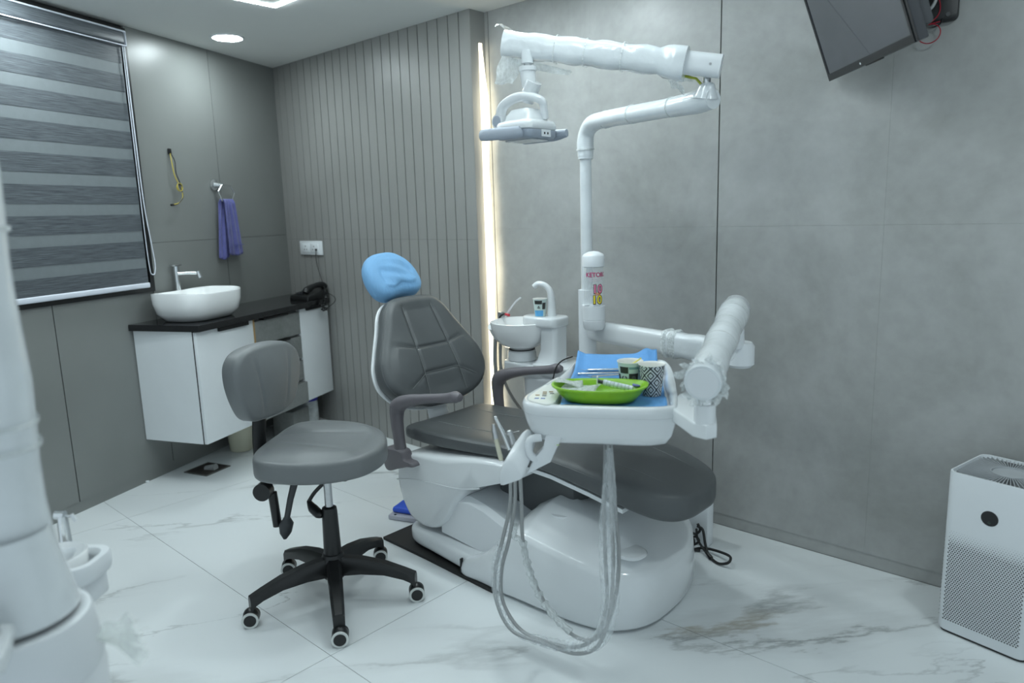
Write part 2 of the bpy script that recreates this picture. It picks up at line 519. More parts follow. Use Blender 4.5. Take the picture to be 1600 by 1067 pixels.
# tiled back wall: backing, large tiles with dark gaps, low tile skirting
wall_back = tag(M().box(-2.70, XE, YB + 0.012, YB + 0.12, 0, CEIL).build('wall_back', joint_mat), 'grey concrete-look tiled wall with dark vertical gaps', kind='structure')
edges_x = [(-2.62, -2.5095), (-2.5045, -1.9102), (-1.9098, -1.3145), (-1.3095, -0.7142), (-0.7138, -0.1135), (-0.1085, 0.4868), (0.4872, 1.0865), (1.0915, XE)]
for (x0, x1) in edges_x:
    for (z0, z1) in ((0.0503, 1.2238), (1.2242, CEIL)):
        M().box(x0, x1, YB, YB + 0.012, z0, z1).build('tile', tile_mat, wall_back)
base_back = tag(M().box(-2.62, XE, YB + 0.003, YB + 0.012, 0, 0.05).build('baseboard_back', tile_mat), 'low grey tile skirting under the tiled wall', kind='structure')
base_back_j = None

# slatted wall in front of the corner
x_sl = [-4.36] + [-4.251 + 0.0748 * k for k in range(24)]
x_sl[-1] = -2.531
wall_rear = tag(M().box(-4.42, -2.54, YS + 0.006, YB + 0.1, 0, CEIL).build('wall_rear', joint_mat), 'grey vertically slatted wall panelling beside the corner', kind='structure')
for k in range(len(x_sl) - 1):
    for (z0, z1) in ((0.0, 1.1755), (1.1765, CEIL)):
        M().box(x_sl[k] + 0.003, x_sl[k + 1] - 0.003, YS, YS + 0.03, z0, z1).build('slat', slat_mat, wall_rear)
M().box(-2.534, -2.530, YS + 0.001, YB + 0.005, 0, CEIL).build('side_board', slat_mat, wall_rear)

# left wall: backing slab with a window opening, laminate panels with dark joints
WS0, WS1, WZ0, WZ1 = -1.25, 0.563, 0.962, 2.229
wl = M(LXF)
wl.box(-2.0, 1.75, -0.16, -0.012, 0, WZ0 + 0.012)
wl.box(-2.0, 1.75, -0.16, -0.012, WZ1 - 0.012, CEIL)
wl.box(-2.0, WS0 + 0.012, -0.16, -0.012, WZ0 + 0.012, WZ1 - 0.012)
wl.box(WS1 - 0.012, 1.75, -0.16, -0.012, WZ0 + 0.012, WZ1 - 0.012)
wall_left = tag(wl.build('wall_left', joint_mat), 'grey laminate panelled wall holding the window and basin', kind='structure')
def lpanel(s0, s1, z0, z1):
    M(LXF).box(s0 + 0.0026, s1 - 0.0026, -0.012, 0.0, z0 + 0.0008, z1 - 0.0008).build('panel', panel_mat, wall_left)
for (s0, s1) in ((-2.0, -1.13), (-1.13, -0.565), (-0.565, -0.009), (-0.009, 0.561)):
    lpanel(s0, s1, 0.05, WZ0)
for (s0, s1) in ((0.561, 1.131), (1.131, 1.72)):
    lpanel(s0, s1, 0.05, 1.205)
    lpanel(max(s0, WS1), s1, 1.205, CEIL)
lpanel(-2.0, WS0, WZ0, CEIL)
tag(M(LXF).box(-2.0, 1.72, -0.012, -0.003, 0, 0.0495).build('baseboard_left', panel_mat), 'low grey skirting along the panelled wall', kind='structure')

# window: black frame, dark glass
win = tag(M(LXF).box(WS0, WS1, -0.12, -0.10, WZ0 + 0.012, WZ1 - 0.012).build('window_1', plain('dark_window_glass', (0.02, 0.025, 0.03), 0.05)), 'wide black-framed window behind the striped blind', kind='structure')
fr = M(LXF)
fr.box(WS0, WS1, -0.10, 0.012, WZ0, WZ0 + 0.022); fr.box(WS0, WS1, -0.10, 0.012, WZ1 - 0.020, WZ1)
fr.box(WS0, WS0 + 0.024, -0.10, 0.012, WZ0 + 0.022, WZ1 - 0.020); fr.box(WS1 - 0.026, WS1, -0.10, 0.012, WZ0 + 0.022, WZ1 - 0.020)
fr.build('window_frame', black_pl, win)
M(LXF).box(WS0 + 0.60, WS0 + 0.65, -0.10, -0.07, WZ0 + 0.022, WZ1 - 0.02).build('mullion', black_pl, win)

# zebra roller blind
BS0, BS1 = -1.22, 0.537
bl = thing('roller_blind', LW(-0.3, 0.03, 0.99), 'grey striped day-and-night roller blind with white bottom rail over the window', 'blind')
hr = M(LXF).box(BS0, BS1 - 0.002, -0.04, 0.036, 2.145, 2.207, 0.012, 3).build('headrail', opaque_mat, bl)
M(LXF).box(BS0, BS1, 0.028, 0.038, 2.203, 2.211, 0.002).build('trim_strip', white_rail, hr)
M(LXF).box(BS0, BS1, 0.030, 0.0385, 2.139, 2.145, 0.002).build('trim_strip', white_rail, hr)
M(LXF).box(BS1 - 0.002, BS1 + 0.003, -0.04, 0.038, 2.14, 2.21, 0.002).build('end_cap', white_rail, hr)
z = 2.14; k = 0
zs = [2.139, 2.06]
zz = 2.06
while zz > 1.02:
    M(LXF).box(BS0, BS1 - 0.016, 0.012, 0.0136, max(zz - 0.052, 1.0), zz).build('sheer_band', sheer_mat, bl)
    zz -= 0.052
    if zz <= 1.0: break
    M(LXF).box(BS0, BS1 - 0.016, 0.013, 0.0152, max(zz - 0.080, 1.0), zz).build('opaque_band', opaque_mat, bl)
    zz -= 0.080
M(LXF).box(BS0, BS1 - 0.016, 0.013, 0.0152, 2.06, 2.142).build('opaque_band', opaque_mat, bl)
M(LXF).box(BS0, BS1 - 0.012, 0.004, 0.024, 0.984, 1.010, 0.006, 3).build('bottom_rail', white_rail, bl)
ch = M(LXF)
pts = [(0.529, 0.030, 2.14), (0.531, 0.030, 1.7), (0.536, 0.030, 1.40), (0.556, 0.028, 1.20), (0.566, 0.026, 1.10), (0.556, 0.026, 1.052), (0.540, 0.026, 1.048)]
ch.tube(pts, 0.0028, 6, smooth=8)
ch.tube([(0.522, 0.026, 2.14), (0.522, 0.026, 1.6), (0.524, 0.026, 1.2), (0.530, 0.026, 1.07), (0.540, 0.026, 1.048)], 0.0022, 6, smooth=8)
ch.build('pull_chain', white_rail, bl)

# glowing ribbon for the slot's hidden LED and the wall strip it lights
led_gap_mat = emit('warm_white_led', (1.0, 0.90, 0.66), GAP_STRENGTH)
zsn = [2.10 - 0.0175 * k for k in range(118)]
rng = [[], []]
ls = M()
for q, zz in enumerate(zsn):
    t = q / 117
    w = 0.004 + 0.026 * min(1, q / 14) + 0.005 * math.sin(q * 0.13) + 0.003 * math.sin(q * 0.31 + 1)
    if q < 14: w *= 0.55 + 0.45 * q / 14
    rng[0].append((-2.5295, YB - 0.045, zz)); rng[1].append((-2.5295 + max(0.006, w * 1.15), YB - 0.030, zz))
n = len(zsn)
ls.add(rng[0] + rng[1], [(i, i + 1, n + i + 1, n + i) for i in range(n - 1)])
tag(ls.build('led_glow_strip', led_gap_mat, None, at=(-2.5295, YB - 0.045, 0.03), sol=0.002), 'warm white glowing wavy ribbon for a hidden strip light and the lit wall in the slot beside the slatted wall', 'strip light')
M()

# ceiling lights
led_mat = emit('cool_led', LED_COL, LED_FRAME_STRENGTH)
down_mat = emit('cool_downlight', LED_COL, DOWNLIGHT_STRENGTH)
lf = thing('ceiling_light_frame', (-2.1, 1.1, CEIL), 'thin rectangular white LED line light recessed in the ceiling', 'ceiling light')
FX0, FX1, FY0, FY1, FWD = -3.088, -1.20, 0.80, 1.858, 0.022
for (x0, x1, y0, y1) in ((FX0, FX1, FY1 - FWD, FY1), (FX0, FX1, FY0, FY0 + FWD), (FX0, FX0 + FWD, FY0 + FWD, FY1 - FWD), (FX1 - FWD, FX1, FY0 + FWD, FY1 - FWD)):
    M().box(x0, x1, y0, y1, CEIL - 0.004, CEIL + 0.01).build('light_line', led_mat, lf)
DL = [(-3.737, 1.953, 'round white LED downlight in the ceiling above the basin wall', True),
      (-1.93, 2.10, 'round white LED downlight in the ceiling by the tiled wall', False),
      (-3.35, 0.95, 'round white LED downlight in the ceiling by the window', False),
      (0.05, 1.9, 'added round LED downlight, out of view, lighting the right side of the room', False)]  # last one is an unseen lamp, added for more light on the right
for (x, y, lab, vis) in DL:
    d = thing('downlight', (x, y, CEIL), lab, 'downlight', 'round ceiling downlights')
    M().lathe([(0.0, CEIL - 0.004), (0.074, CEIL - 0.004), (0.074, CEIL + 0.004)], x, y, 36).build('diffuser', down_mat, d)
    M().lathe([(0.074, CEIL + 0.002), (0.074, CEIL - 0.007), (0.083, CEIL - 0.004), (0.086, CEIL + 0.002)], x, y, 36).build('rim', white_satin, d)

# ================================================================== BASIN WALL
# wall-hung units (frame: s, o, z)
CZT, CZB = 0.785, 0.222
def cab(name, label, s0, s1, far_cut=False):
    t = thing(name, LW((s0 + s1) / 2, 0.19, CZB), label, 'cabinet', 'wall-hung units under the black worktop', rotz=WALL_ROT)
    return t
c1 = cab('vanity_cabinet', 'white wall-hung cabinet under the wash basin with one door', 0.40, 0.83)
M(LXF).box(0.40, 0.83, 0.004, 0.362, CZB, CZT).build('body', white_lam, c1)
M(LXF).box(0.402, 0.818, 0.368, 0.386, CZB, CZT - 0.004, 0.0012).build('door', white_lam, c1)
M(LXF).box(0.402, 0.83, 0.362, 0.368, CZB, CZT).build('shadow_gap', black_pl, c1)
M(LXF).box(0.8185, 0.8300, 0.345, 0.3875, CZB, CZT - 0.003).build('edge_strip', beige_core, c1)
M(LXF).box(0.55, 0.77, 0.366, 0.400, CZT - 0.022, CZT - 0.004).build('handle', black_pl, c1)
c2 = cab('drawer_unit', 'wall-hung unit of four concrete-grey drawers between white cabinets', 0.83, 1.24)
M(LXF).box(0.831, 1.238, 0.004, 0.362, CZB, CZT).build('body', concrete_front, c2)
dz = [CZT - 0.006, 0.635, 0.49, 0.36, CZB]
for k in range(4):
    d = M(LXF).box(0.834, 1.236, 0.364, 0.384 + (0.02 if k == 3 else 0), dz[k + 1] + 0.003, dz[k] - 0.012).build('drawer', concrete_front, c2)
    M(LXF).box(0.90, 1.12, 0.360, 0.396, dz[k] - 0.012, dz[k] - 0.002).build('handle', black_pl, d)
c3 = cab('vanity_cabinet', 'white wall-hung cabinet against the slatted wall below the telephone', 1.24, 1.52)
bod = M(LXF)
def far_s(o): return 1.716 - 0.0 - o * math.tan(math.radians(23.74)) - 0.012
bod.add([(1.24, 0.004, CZB), (far_s(0.0), 0.004, CZB), (far_s(0.362), 0.362, CZB), (1.24, 0.362, CZB), (1.24, 0.004, CZT), (far_s(0.0), 0.004, CZT), (far_s(0.362), 0.362, CZT), (1.24, 0.362, CZT)],
        [(3, 2, 1, 0), (4, 5, 6, 7), (0, 1, 5, 4), (1, 2, 6, 5), (2, 3, 7, 6), (3, 0, 4, 7)])
bod.build('body', white_lam, c3)
M(LXF).box(1.243, far_s(0.39), 0.366, 0.386, CZB, CZT - 0.006, 0.0012).build('door', white_lam, c3)
M(LXF).box(1.30, 1.45, 0.364, 0.398, CZT - 0.020, CZT - 0.004).build('handle', black_pl, c3)
# worktop
ct = M(LXF)
cpoly = [(0.375, 0.003), (far_s(0.0), 0.003), (far_s(0.412), 0.412), (0.395, 0.412)]
n = 4
def cring(z, i):
    cx = 1.0; cy = 0.2
    return [(p[0] + (0.002 * i if p[0] < cx else -0.002 * i), p[1] + (0.002 * i if p[1] < cy else -0.002 * i), z) for p in cpoly]
ct.loft([cring(CZT, 0), cring(0.813, 0), cring(0.816, 1)])
tag(ct.build('worktop', black_stone, None, at=LW(1.0, 0.2, CZT)), 'glossy black stone worktop on the wall-hung cabinets', 'worktop')
WT = 0.816
# vessel basin
bs = thing('wash_basin', LW(0.64, 0.215, WT), 'white ceramic rounded vessel wash basin on the black worktop', 'basin', rotz=WALL_ROT)
bx = M(LXF)
rings = []
bcs, bco = 0.635, 0.207
for (w, d_, r, z) in ((0.30, 0.22, 0.09, 0.0005), (0.33, 0.25, 0.10, 0.004), (0.385, 0.305, 0.11, 0.04), (0.405, 0.330, 0.115, 0.09), (0.410, 0.335, 0.118, 0.128), (0.408, 0.333, 0.118, 0.133), (0.398, 0.323, 0.114, 0.134),
                      (0.390, 0.315, 0.112, 0.128), (0.375, 0.30, 0.11, 0.08), (0.31, 0.24, 0.10, 0.03), (0.10, 0.08, 0.035, 0.022)):
    rings.append([(p[0], p[1], WT + z + 0.012 * ((p[0] - bcs) / 0.2) ** 2 * (1 if z > 0.12 else 0)) for p in rrect(w, d_, r, 8, bcs, bco)])
bx.loft(rings).build('bowl', ceramic, bs, angle=60)
M(LXF).cyl((bcs, bco, WT + 0.0225), (bcs, bco, WT + 0.026), 0.022, 20).build('drain', chrome, bs)
# tall pillar tap
tp = thing('tap', LW(0.69, 0.03, WT), 'tall slim chrome pillar tap behind the white basin', 'tap', rotz=WALL_ROT)
q = (0.70, 0.0275)
M(LXF).lathe([(0.026, WT + 0.0005), (0.026, WT + 0.006), (0.019, WT + 0.012), (0.015, WT + 0.09), (0.013, WT + 0.20), (0.015, WT + 0.24), (0.015, WT + 0.262), (0.0, WT + 0.264)], q[0], q[1], 20, cap0=True).build('pillar', chrome, tp)
M(LXF).tube([(q[0], q[1] + 0.005, WT + 0.222), (q[0] + 0.03, q[1] + 0.05, WT + 0.224), (q[0] + 0.055, q[1] + 0.087, WT + 0.222)], 0.0095, 12).tube([(q[0] + 0.056, q[1] + 0.088, WT + 0.231), (q[0] + 0.062, q[1] + 0.096, WT + 0.196)], 0.012, 12).build('spout', chrome, tp)
M(LXF).box(q[0] - 0.035, q[0] + 0.03, q[1] - 0.012, q[1] + 0.012, WT + 0.264, WT + 0.272, 0.003).build('lever', chrome, tp)

# wire stub on the wall
ws = thing('loose_wires', LW(0.767, 0, 1.66), 'yellow and black loose electrical wires hanging from a hole in the wall', 'wires')
M(LXF).box(0.758, 0.778, 0.0005, 0.012, 1.655, 1.685, 0.004).build('wire_outlet', black_pl, ws)
yel = plain('yellow_wire', (0.45, 0.36, 0.06), 0.4); yblk = black_pl
M(LXF).tube([(0.766, 0.010, 1.66), (0.762, 0.02, 1.60), (0.768, 0.022, 1.55), (0.787, 0.022, 1.51)], 0.0028, 6, smooth=6).tube([(0.81, 0.022, 1.46), (0.806, 0.022, 1.43), (0.775, 0.024, 1.405), (0.735, 0.026, 1.397)], 0.0026, 6, smooth=6).tube(
    [(0.795 + 0.017 * math.cos(a * 0.7), 0.022 + 0.004 * math.sin(a), 1.487 + 0.020 * math.sin(a * 0.7)) for a in range(19)], 0.0026, 6, smooth=3).build('yellow_wire', yel, ws)
M(LXF).tube([(0.770, 0.010, 1.66), (0.782, 0.02, 1.62), (0.778, 0.024, 1.56), (0.80, 0.022, 1.51), (0.792, 0.026, 1.49), (0.812, 0.022, 1.46)], 0.0024, 6, smooth=6).tube([(0.79, 0.028, 1.505), (0.78, 0.03, 1.50), (0.80, 0.03, 1.495)], 0.003, 6, smooth=4).tube([(0.812, 0.022, 1.46), (0.808, 0.023, 1.432), (0.77, 0.025, 1.402), (0.735, 0.026, 1.394)], 0.0022, 6, smooth=6).tube([(0.735, 0.026, 1.3955), (0.716, 0.027, 1.394)], 0.0055, 6).build('black_wire', black_pl, ws)

# towel ring and towel
tr = thing('towel_ring', LW(1.075, 0, 1.50), 'hexagonal chrome towel ring with round wall rose', 'towel ring')
M(LXF).tube([(1.075, 0.0005, 1.507), (1.075, 0.008, 1.507), (1.075, 0.012, 1.507)], [0.030, 0.030, 0.020], 24).tube([(1.075, 0.01, 1.507), (1.085, 0.05, 1.505)], [0.016, 0.010], 14).build('wall_rose', chrome, tr)
hexp = [(1.085, 0.052, 1.506), (1.155, 0.052, 1.50), (1.182, 0.052, 1.462), (1.155, 0.052, 1.418), (1.075, 0.052, 1.418), (1.050, 0.052, 1.470)]
hx = M(LXF)
for i in range(6):
    hx.tube([hexp[i], hexp[(i + 1) % 6]], 0.0042, 10)
    hx.sphere(hexp[i], 0.0045, 8, 6)
hx.build('ring', chrome, tr)
tw = thing('towel', LW(1.12, 0.05, 1.10), 'purple terry hand towel hanging from the chrome ring', 'towel')
def towel_sheet(o_off, ztop, zbot, s0t, s1t, s0b, s1b, seed):
    m = M(LXF); rg = []
    nr, nc = 26, 22
    for i in range(nr + 1):
        t = i / nr; row = []
        for j in range(nc + 1):
            u = j / nc
            s_ = (s0t * (1 - u) + s1t * u) * (1 - t) + (s0b * (1 - u) + s1b * u) * t
            o_ = o_off + 0.006 * math.sin(u * 9 + seed + t * 1.5) * (0.35 + 0.65 * t) + 0.004 * math.sin(u * 23 + seed * 2)
            if t < 0.08: o_ += (0.052 - o_off) * (1 - t / 0.08)
            row.append((s_, o_, ztop - (ztop - zbot) * t - 0.012 * math.sin(u * 3.3) * t + (0.006 * math.sqrt(max(0, 1 - (1 - min(1, t / 0.08)) ** 2)) - 0.006)))
        rg.append(row)
    vs_ = [p for r in rg for p in r]; w = nc + 1
    return m.add(vs_, [(i * w + j, i * w + j + 1, (i + 1) * w + j + 1, (i + 1) * w + j) for i in range(nr) for j in range(nc)])
towel_sheet(0.064, 1.432, 1.118, 1.072, 1.162, 1.072, 1.205, 0.4).build('front_flap', purple, tw, sol=0.006)
towel_sheet(0.038, 1.432, 1.098, 1.062, 1.160, 1.030, 1.10, 2.1).build('back_flap', purple, tw, sol=0.006)
M(LXF).box(1.078, 1.198, 0.070, 0.074, 1.165, 1.168).build('woven_border', plain('pale_purple_border', (0.11, 0.12, 0.32), 0.9), tw)

# socket plate on the slatted wall
sk = thing('socket_plate', (-4.01, YS, 1.12), 'white double power socket plate on the slatted wall above the telephone', 'socket')
M().box(-4.133, -3.887, YS - 0.012, YS - 0.0005, 1.078, 1.165, 0.004).build('plate', white_satin, sk)
for k in range(2):
    x0 = -4.105 + k * 0.095
    o = M().box(x0, x0 + 0.09, YS - 0.016, YS - 0.011, 1.094, 1.149, 0.002).build('socket', white_lam, sk)
    h = M()
    for (dx, dz_) in ((0.045, 0.038), (0.032, 0.018), (0.058, 0.018)):
        h.cyl((x0 + dx, YS - 0.0158, 1.094 + dz_), (x0 + dx, YS - 0.0168, 1.094 + dz_), 0.004, 8)
    h.build('pin_hole', black_pl, o)
M().box(-3.945, -3.93, YS - 0.022, YS - 0.015, 1.105, 1.118, 0.002).build('plug', black_pl, sk)

# telephone with cords on the worktop end
TX = Matrix.Translation(LW(1.452, 0.315, WT)) @ Matrix.Rotation(math.radians(100), 4, 'Z')
ph = thing('telephone', LW(1.452, 0.315, WT), 'black desk telephone with tangled cord on the far end of the worktop', 'telephone')
b_ = M(TX)
rings = []
for (x, h0, w) in ((-0.085, 0.022, 0.075), (-0.08, 0.028, 0.08), (0.0, 0.042, 0.082), (0.07, 0.060, 0.078), (0.085, 0.056, 0.075)):
    rings.append([(x, -w, 0.001), (x, w, 0.001), (x, w, h0 * 0.8), (x, w * 0.9, h0), (x, -w * 0.9, h0), (x, -w, h0 * 0.8)])
b_.loft(rings).build('body', black_pl, ph)
M(TX).tube([(-0.075, -0.052, 0.046), (-0.06, -0.052, 0.062), (0.0, -0.052, 0.082), (0.06, -0.052, 0.082), (0.085, -0.052, 0.066)], [0.020, 0.022, 0.015, 0.021, 0.020], 12, smooth=5).build('handset', black_pl, ph)
kp = M(TX)
for i in range(4):
    for j in range(3):
        x = -0.055 + i * 0.022; y = -0.005 + j * 0.022; z_ = 0.030 + (x + 0.08) * 0.17 + 0.006
        kp.box(x, x + 0.014, y, y + 0.015, z_ - 0.006, z_ + 0.003)
kp.build('keypad', dark_grey, ph)
P0 = (-3.937, YS - 0.022, 1.11)
e1 = LW(1.50, 0.40, 0.80)
cd = M()
cd.tube([P0, (-3.925, YS - 0.03, 1.03), (-3.885, YS - 0.03, 0.93), (e1.x + 0.03, e1.y - 0.02, 0.86), (e1.x - 0.01, e1.y - 0.03, 0.835), tuple(LW(1.44, 0.39, 0.83))], 0.0022, 6, smooth=8)
cd.tube([(e1.x + 0.03, e1.y - 0.02, 0.86), (e1.x + 0.11, e1.y - 0.01, 0.83), (e1.x + 0.12, e1.y - 0.02, 0.80), (e1.x + 0.06, e1.y - 0.04, 0.765), (e1.x + 0.02, e1.y - 0.045, 0.79)], 0.0022, 6, smooth=8)
cd.build('mains_cord', black_pl, ph)
co = M()
p_ = LW(1.45, 0.437, 0.82)
co.tube([(p_.x + 0.02 * t / 24 + 0.012 * math.cos(t * 1.3), p_.y - 0.0015 * t + 0.012 * math.sin(t * 1.3), 0.842 - 0.0030 * t) for t in range(32)], 0.004, 6, smooth=2)
co.tube([(p_.x + 0.03 + 0.022 * math.cos(t * 0.55), p_.y - 0.03 + 0.006 * math.sin(t), 0.772 + 0.018 * math.sin(t * 0.55)) for t in range(14)], 0.004, 6, smooth=3)
co.build('coiled_cord', black_pl, ph)

# things below the cabinets
bn = thing('waste_bin', LW(0.93, 0.10, 0), 'cream plastic waste bin on the floor under the basin cabinet', 'bin')
bc = Vector((-3.87, 1.875, 0))
bn.location = bc; ROOTS[bn.name] = Matrix.Translation(bc)
M().lathe([(0.0, 0.002), (0.062, 0.002), (0.064, 0.006), (0.082, 0.21), (0.086, 0.212), (0.086, 0.218), (0.079, 0.216), (0.060, 0.01), (0.0, 0.01)], bc.x, bc.y, 28).build('bucket', cream, bn)
bt = thing('cleaner_bottle', (-3.98, 2.42, 0), 'clear plastic bottle with blue cap under the far white cabinet', 'bottle')
M().lathe([(0.0, 0.001), (0.052, 0.001), (0.055, 0.01), (0.055, 0.15), (0.048, 0.165)], -3.98, 2.40, 24).build('bottle_body', plain('milky_plastic', (0.52, 0.55, 0.56), 0.3, var=0.25, scale=25), bt)
M().lathe([(0.048, 0.163), (0.056, 0.165), (0.056, 0.205), (0.05, 0.21), (0.0, 0.21)], -3.98, 2.40, 24).build('cap', plain('deep_blue_cap', (0.02, 0.02, 0.30), 0.4), bt)
gb = thing('carton', LW(1.28, 0.2, 0), 'grey carton standing on the floor under the drawers', 'carton')
M(LXF).box(1.20, 1.36, 0.16, 0.31, 0.001, 0.155, 0.002).build('box_body', concrete_front, gb)
M(LXF).box(1.20, 1.36, 0.161, 0.235, 0.1555, 0.158).box(1.20, 1.36, 0.237, 0.309, 0.1555, 0.158).build('flap', concrete_front, gb)
fd = thing('floor_drain', (-3.69, 1.585, 0), 'square dark floor drain with its cover askew', 'drain')
DX = Matrix.Translation((-3.695, 1.588, 0)) @ Matrix.Rotation(math.radians(18), 4, 'Z')
M(DX).box(-0.075, 0.075, -0.075, 0.075, 0.0006, 0.003).build('drain_recess', plain('rusty_dark_drain', (0.03, 0.024, 0.02), 0.6, var=0.5, scale=30), fd)
fm = M(DX)
for (x0, x1, y0, y1) in ((-0.082, 0.082, -0.082, -0.075), (-0.082, 0.082, 0.075, 0.082), (-0.082, -0.075, -0.075, 0.075), (0.075, 0.082, -0.075, 0.075)):
    fm.box(x0, x1, y0, y1, 0.0006, 0.005)
fm.build('drain_rim', plain('dull_drain_rim', (0.10, 0.10, 0.095), 0.5), fd)
M(DX).cyl((-0.01, 0.0, 0.004), (0.05, 0.012, 0.014), 0.016, 14, 0.02).build('loose_cap', plain('grey_pvc', (0.30, 0.31, 0.31), 0.4), fd)

# ================================================================== DENTAL STOOL
ST = Vector((-2.03, 1.268, 0))
st = thing('dental_stool', ST, 'grey padded operator stool with backrest on a black five-wheel base', 'stool')
PH = math.radians(30)
SXF = Matrix.Translation((-2.15, 1.30, 0)) @ Matrix.Rotation(PH, 4, 'Z')
seat_out = [(-0.145, -0.141), (-0.09, -0.218), (0.015, -0.237), (0.136, -0.216), (0.234, -0.143), (0.267, -0.035), (0.248, 0.066), (0.181, 0.173), (0.074, 0.242), (-0.033, 0.262), (-0.117, 0.256), (-0.172, 0.211), (-0.186, 0.14), (-0.178, 0.06), (-0.168, -0.04)]
def seat_h(x, y):
    return 0.012 * math.exp(-((abs(y) - 0.15) / 0.07) ** 2) - 0.004 * math.exp(-((y - 0.07 - 0.15 * x) / 0.006) ** 2) - 0.004 * math.exp(-((y + 0.07 + 0.15 * x) / 0.006) ** 2) - 0.02 * max(0, x - 0.18) / 0.08
seat = M(SXF).pillow(seat_out, 0.464, 0.538, 0.017, per=6, inner=26, dome=0.010, hf=seat_h).build('seat', stool_leather, st, angle=80)
M(SXF).tube([(p[0] * 0.965, p[1] * 0.965, 0.524) for p in catmull([(a, b, 0) for a, b in seat_out], 3, True)], 0.0022, 6, closed=True).build('piping', stool_leather, seat)
# backrest
BX = Matrix.Translation((-2.318, 1.262, 0.737)) @ Matrix.Rotation(math.radians(22), 4, 'Z') @ Matrix.Rotation(math.radians(90), 4, 'Y') @ Matrix.Rotation(math.radians(90), 4, 'Z')
back_out = [(-0.175, 0.03), (-0.165, 0.095), (-0.11, 0.130), (0.0, 0.138), (0.10, 0.126), (0.158, 0.085), (0.172, 0.02), (0.150, -0.05), (0.115, -0.105), (0.05, -0.128), (-0.05, -0.128), (-0.115, -0.115), (-0.155, -0.05)]
def bk_h(x, y):
    c = 0.075 + 0.02 * math.sin(y * 9)
    return -0.004 * math.exp(-((abs(x) - c) / 0.005) ** 2) - 0.05 * 0
bk = M(BX).pillow(back_out, -0.075, 0.0, 0.020, per=6, inner=26, dome=0.014, hf=bk_h).build('backrest', stool_leather, st, angle=80)
M(BX).tube([(p[0] * 0.972, p[1] * 0.972, -0.012) for p in catmull([(a, b, 0) for a, b in back_out], 3, True)], 0.002, 6, closed=True).build('piping', stool_leather, bk)
# post and mechanism
rear = SXF @ Vector((-0.20, -0.03, 0)); 
M().tube([(-2.372, 1.228, 0.64), (-2.368, 1.215, 0.52), (-2.348, 1.208, 0.43), (-2.30, 1.21, 0.412), (-2.18, 1.25, 0.425)], 0.016, 10, smooth=6, sq=(1, 1.6)).build('back_post', black_pl, st)
M(SXF).box(-0.12, 0.16, -0.09, 0.09, 0.428, 0.462, 0.008).build('seat_plate', black_pl, st)
kx = SXF @ Vector((-0.115, -0.135, 0.408))
dirk = Vector((0.60, -0.80, 0))
M().tube([kx, kx + dirk * 0.035], 0.030, 20).build('knob', black_pl, st)
M().tube([kx - dirk * 0.02 + V(0, 0, 0.0), kx - dirk * 0.10 + V(0.0, 0, 0.02)], 0.010, 10).build('knob_shaft', steel, st)
M().tube([kx + V(0.012, 0.016, -0.015), kx + V(0.016, 0.022, -0.135)], 0.0155, 14).build('tilt_lever', black_pl, st)
l1 = SXF @ Vector((-0.015, -0.115, 0.435))
M().tube([l1, l1 + V(-0.005, -0.02, -0.06), l1 + V(-0.012, -0.035, -0.125)], [0.013, 0.011, 0.010], 10).tube([l1 + V(-0.012, -0.035, -0.12), l1 + V(-0.014, -0.038, -0.145), l1 + V(-0.016, -0.042, -0.175), l1 + V(-0.018, -0.046, -0.198)], [0.011, 0.027, 0.022, 0.006], 14, smooth=4, sq=(0.55, 1)).build('height_lever', dark_grey, st)
l2 = SXF @ Vector((0.085, -0.085, 0.43))
M().tube([l2, l2 + V(-0.03, -0.03, -0.04), l2 + V(-0.05, -0.045, -0.075)], 0.0065, 8, smooth=4).tube([l2 + V(-0.05, -0.045, -0.07), l2 + V(-0.035, -0.040, -0.095), l2 + V(-0.012, -0.03, -0.115), l2 + V(0.0, -0.027, -0.12)], [0.008, 0.020, 0.020, 0.010], 12, smooth=4, sq=(0.6, 1)).build('seat_lever', black_pl, st)
M().cyl((ST.x, ST.y, 0.34), (ST.x, ST.y, 0.44), 0.0135, 20).build('gas_piston', steel, st)
M().lathe([(0.032, 0.10), (0.030, 0.16), (0.026, 0.32), (0.024, 0.335), (0.013, 0.337)], ST.x, ST.y, 24).build('piston_sleeve', black_pl, st)
M().lathe([(0.0, 0.085), (0.036, 0.085), (0.042, 0.10), (0.042, 0.15), (0.034, 0.17), (0.03, 0.172)], ST.x, ST.y, 24).build('hub', black_pl, st)
ring_mat = plain('white_wheel_ring', (0.62, 0.64, 0.62), 0.4)
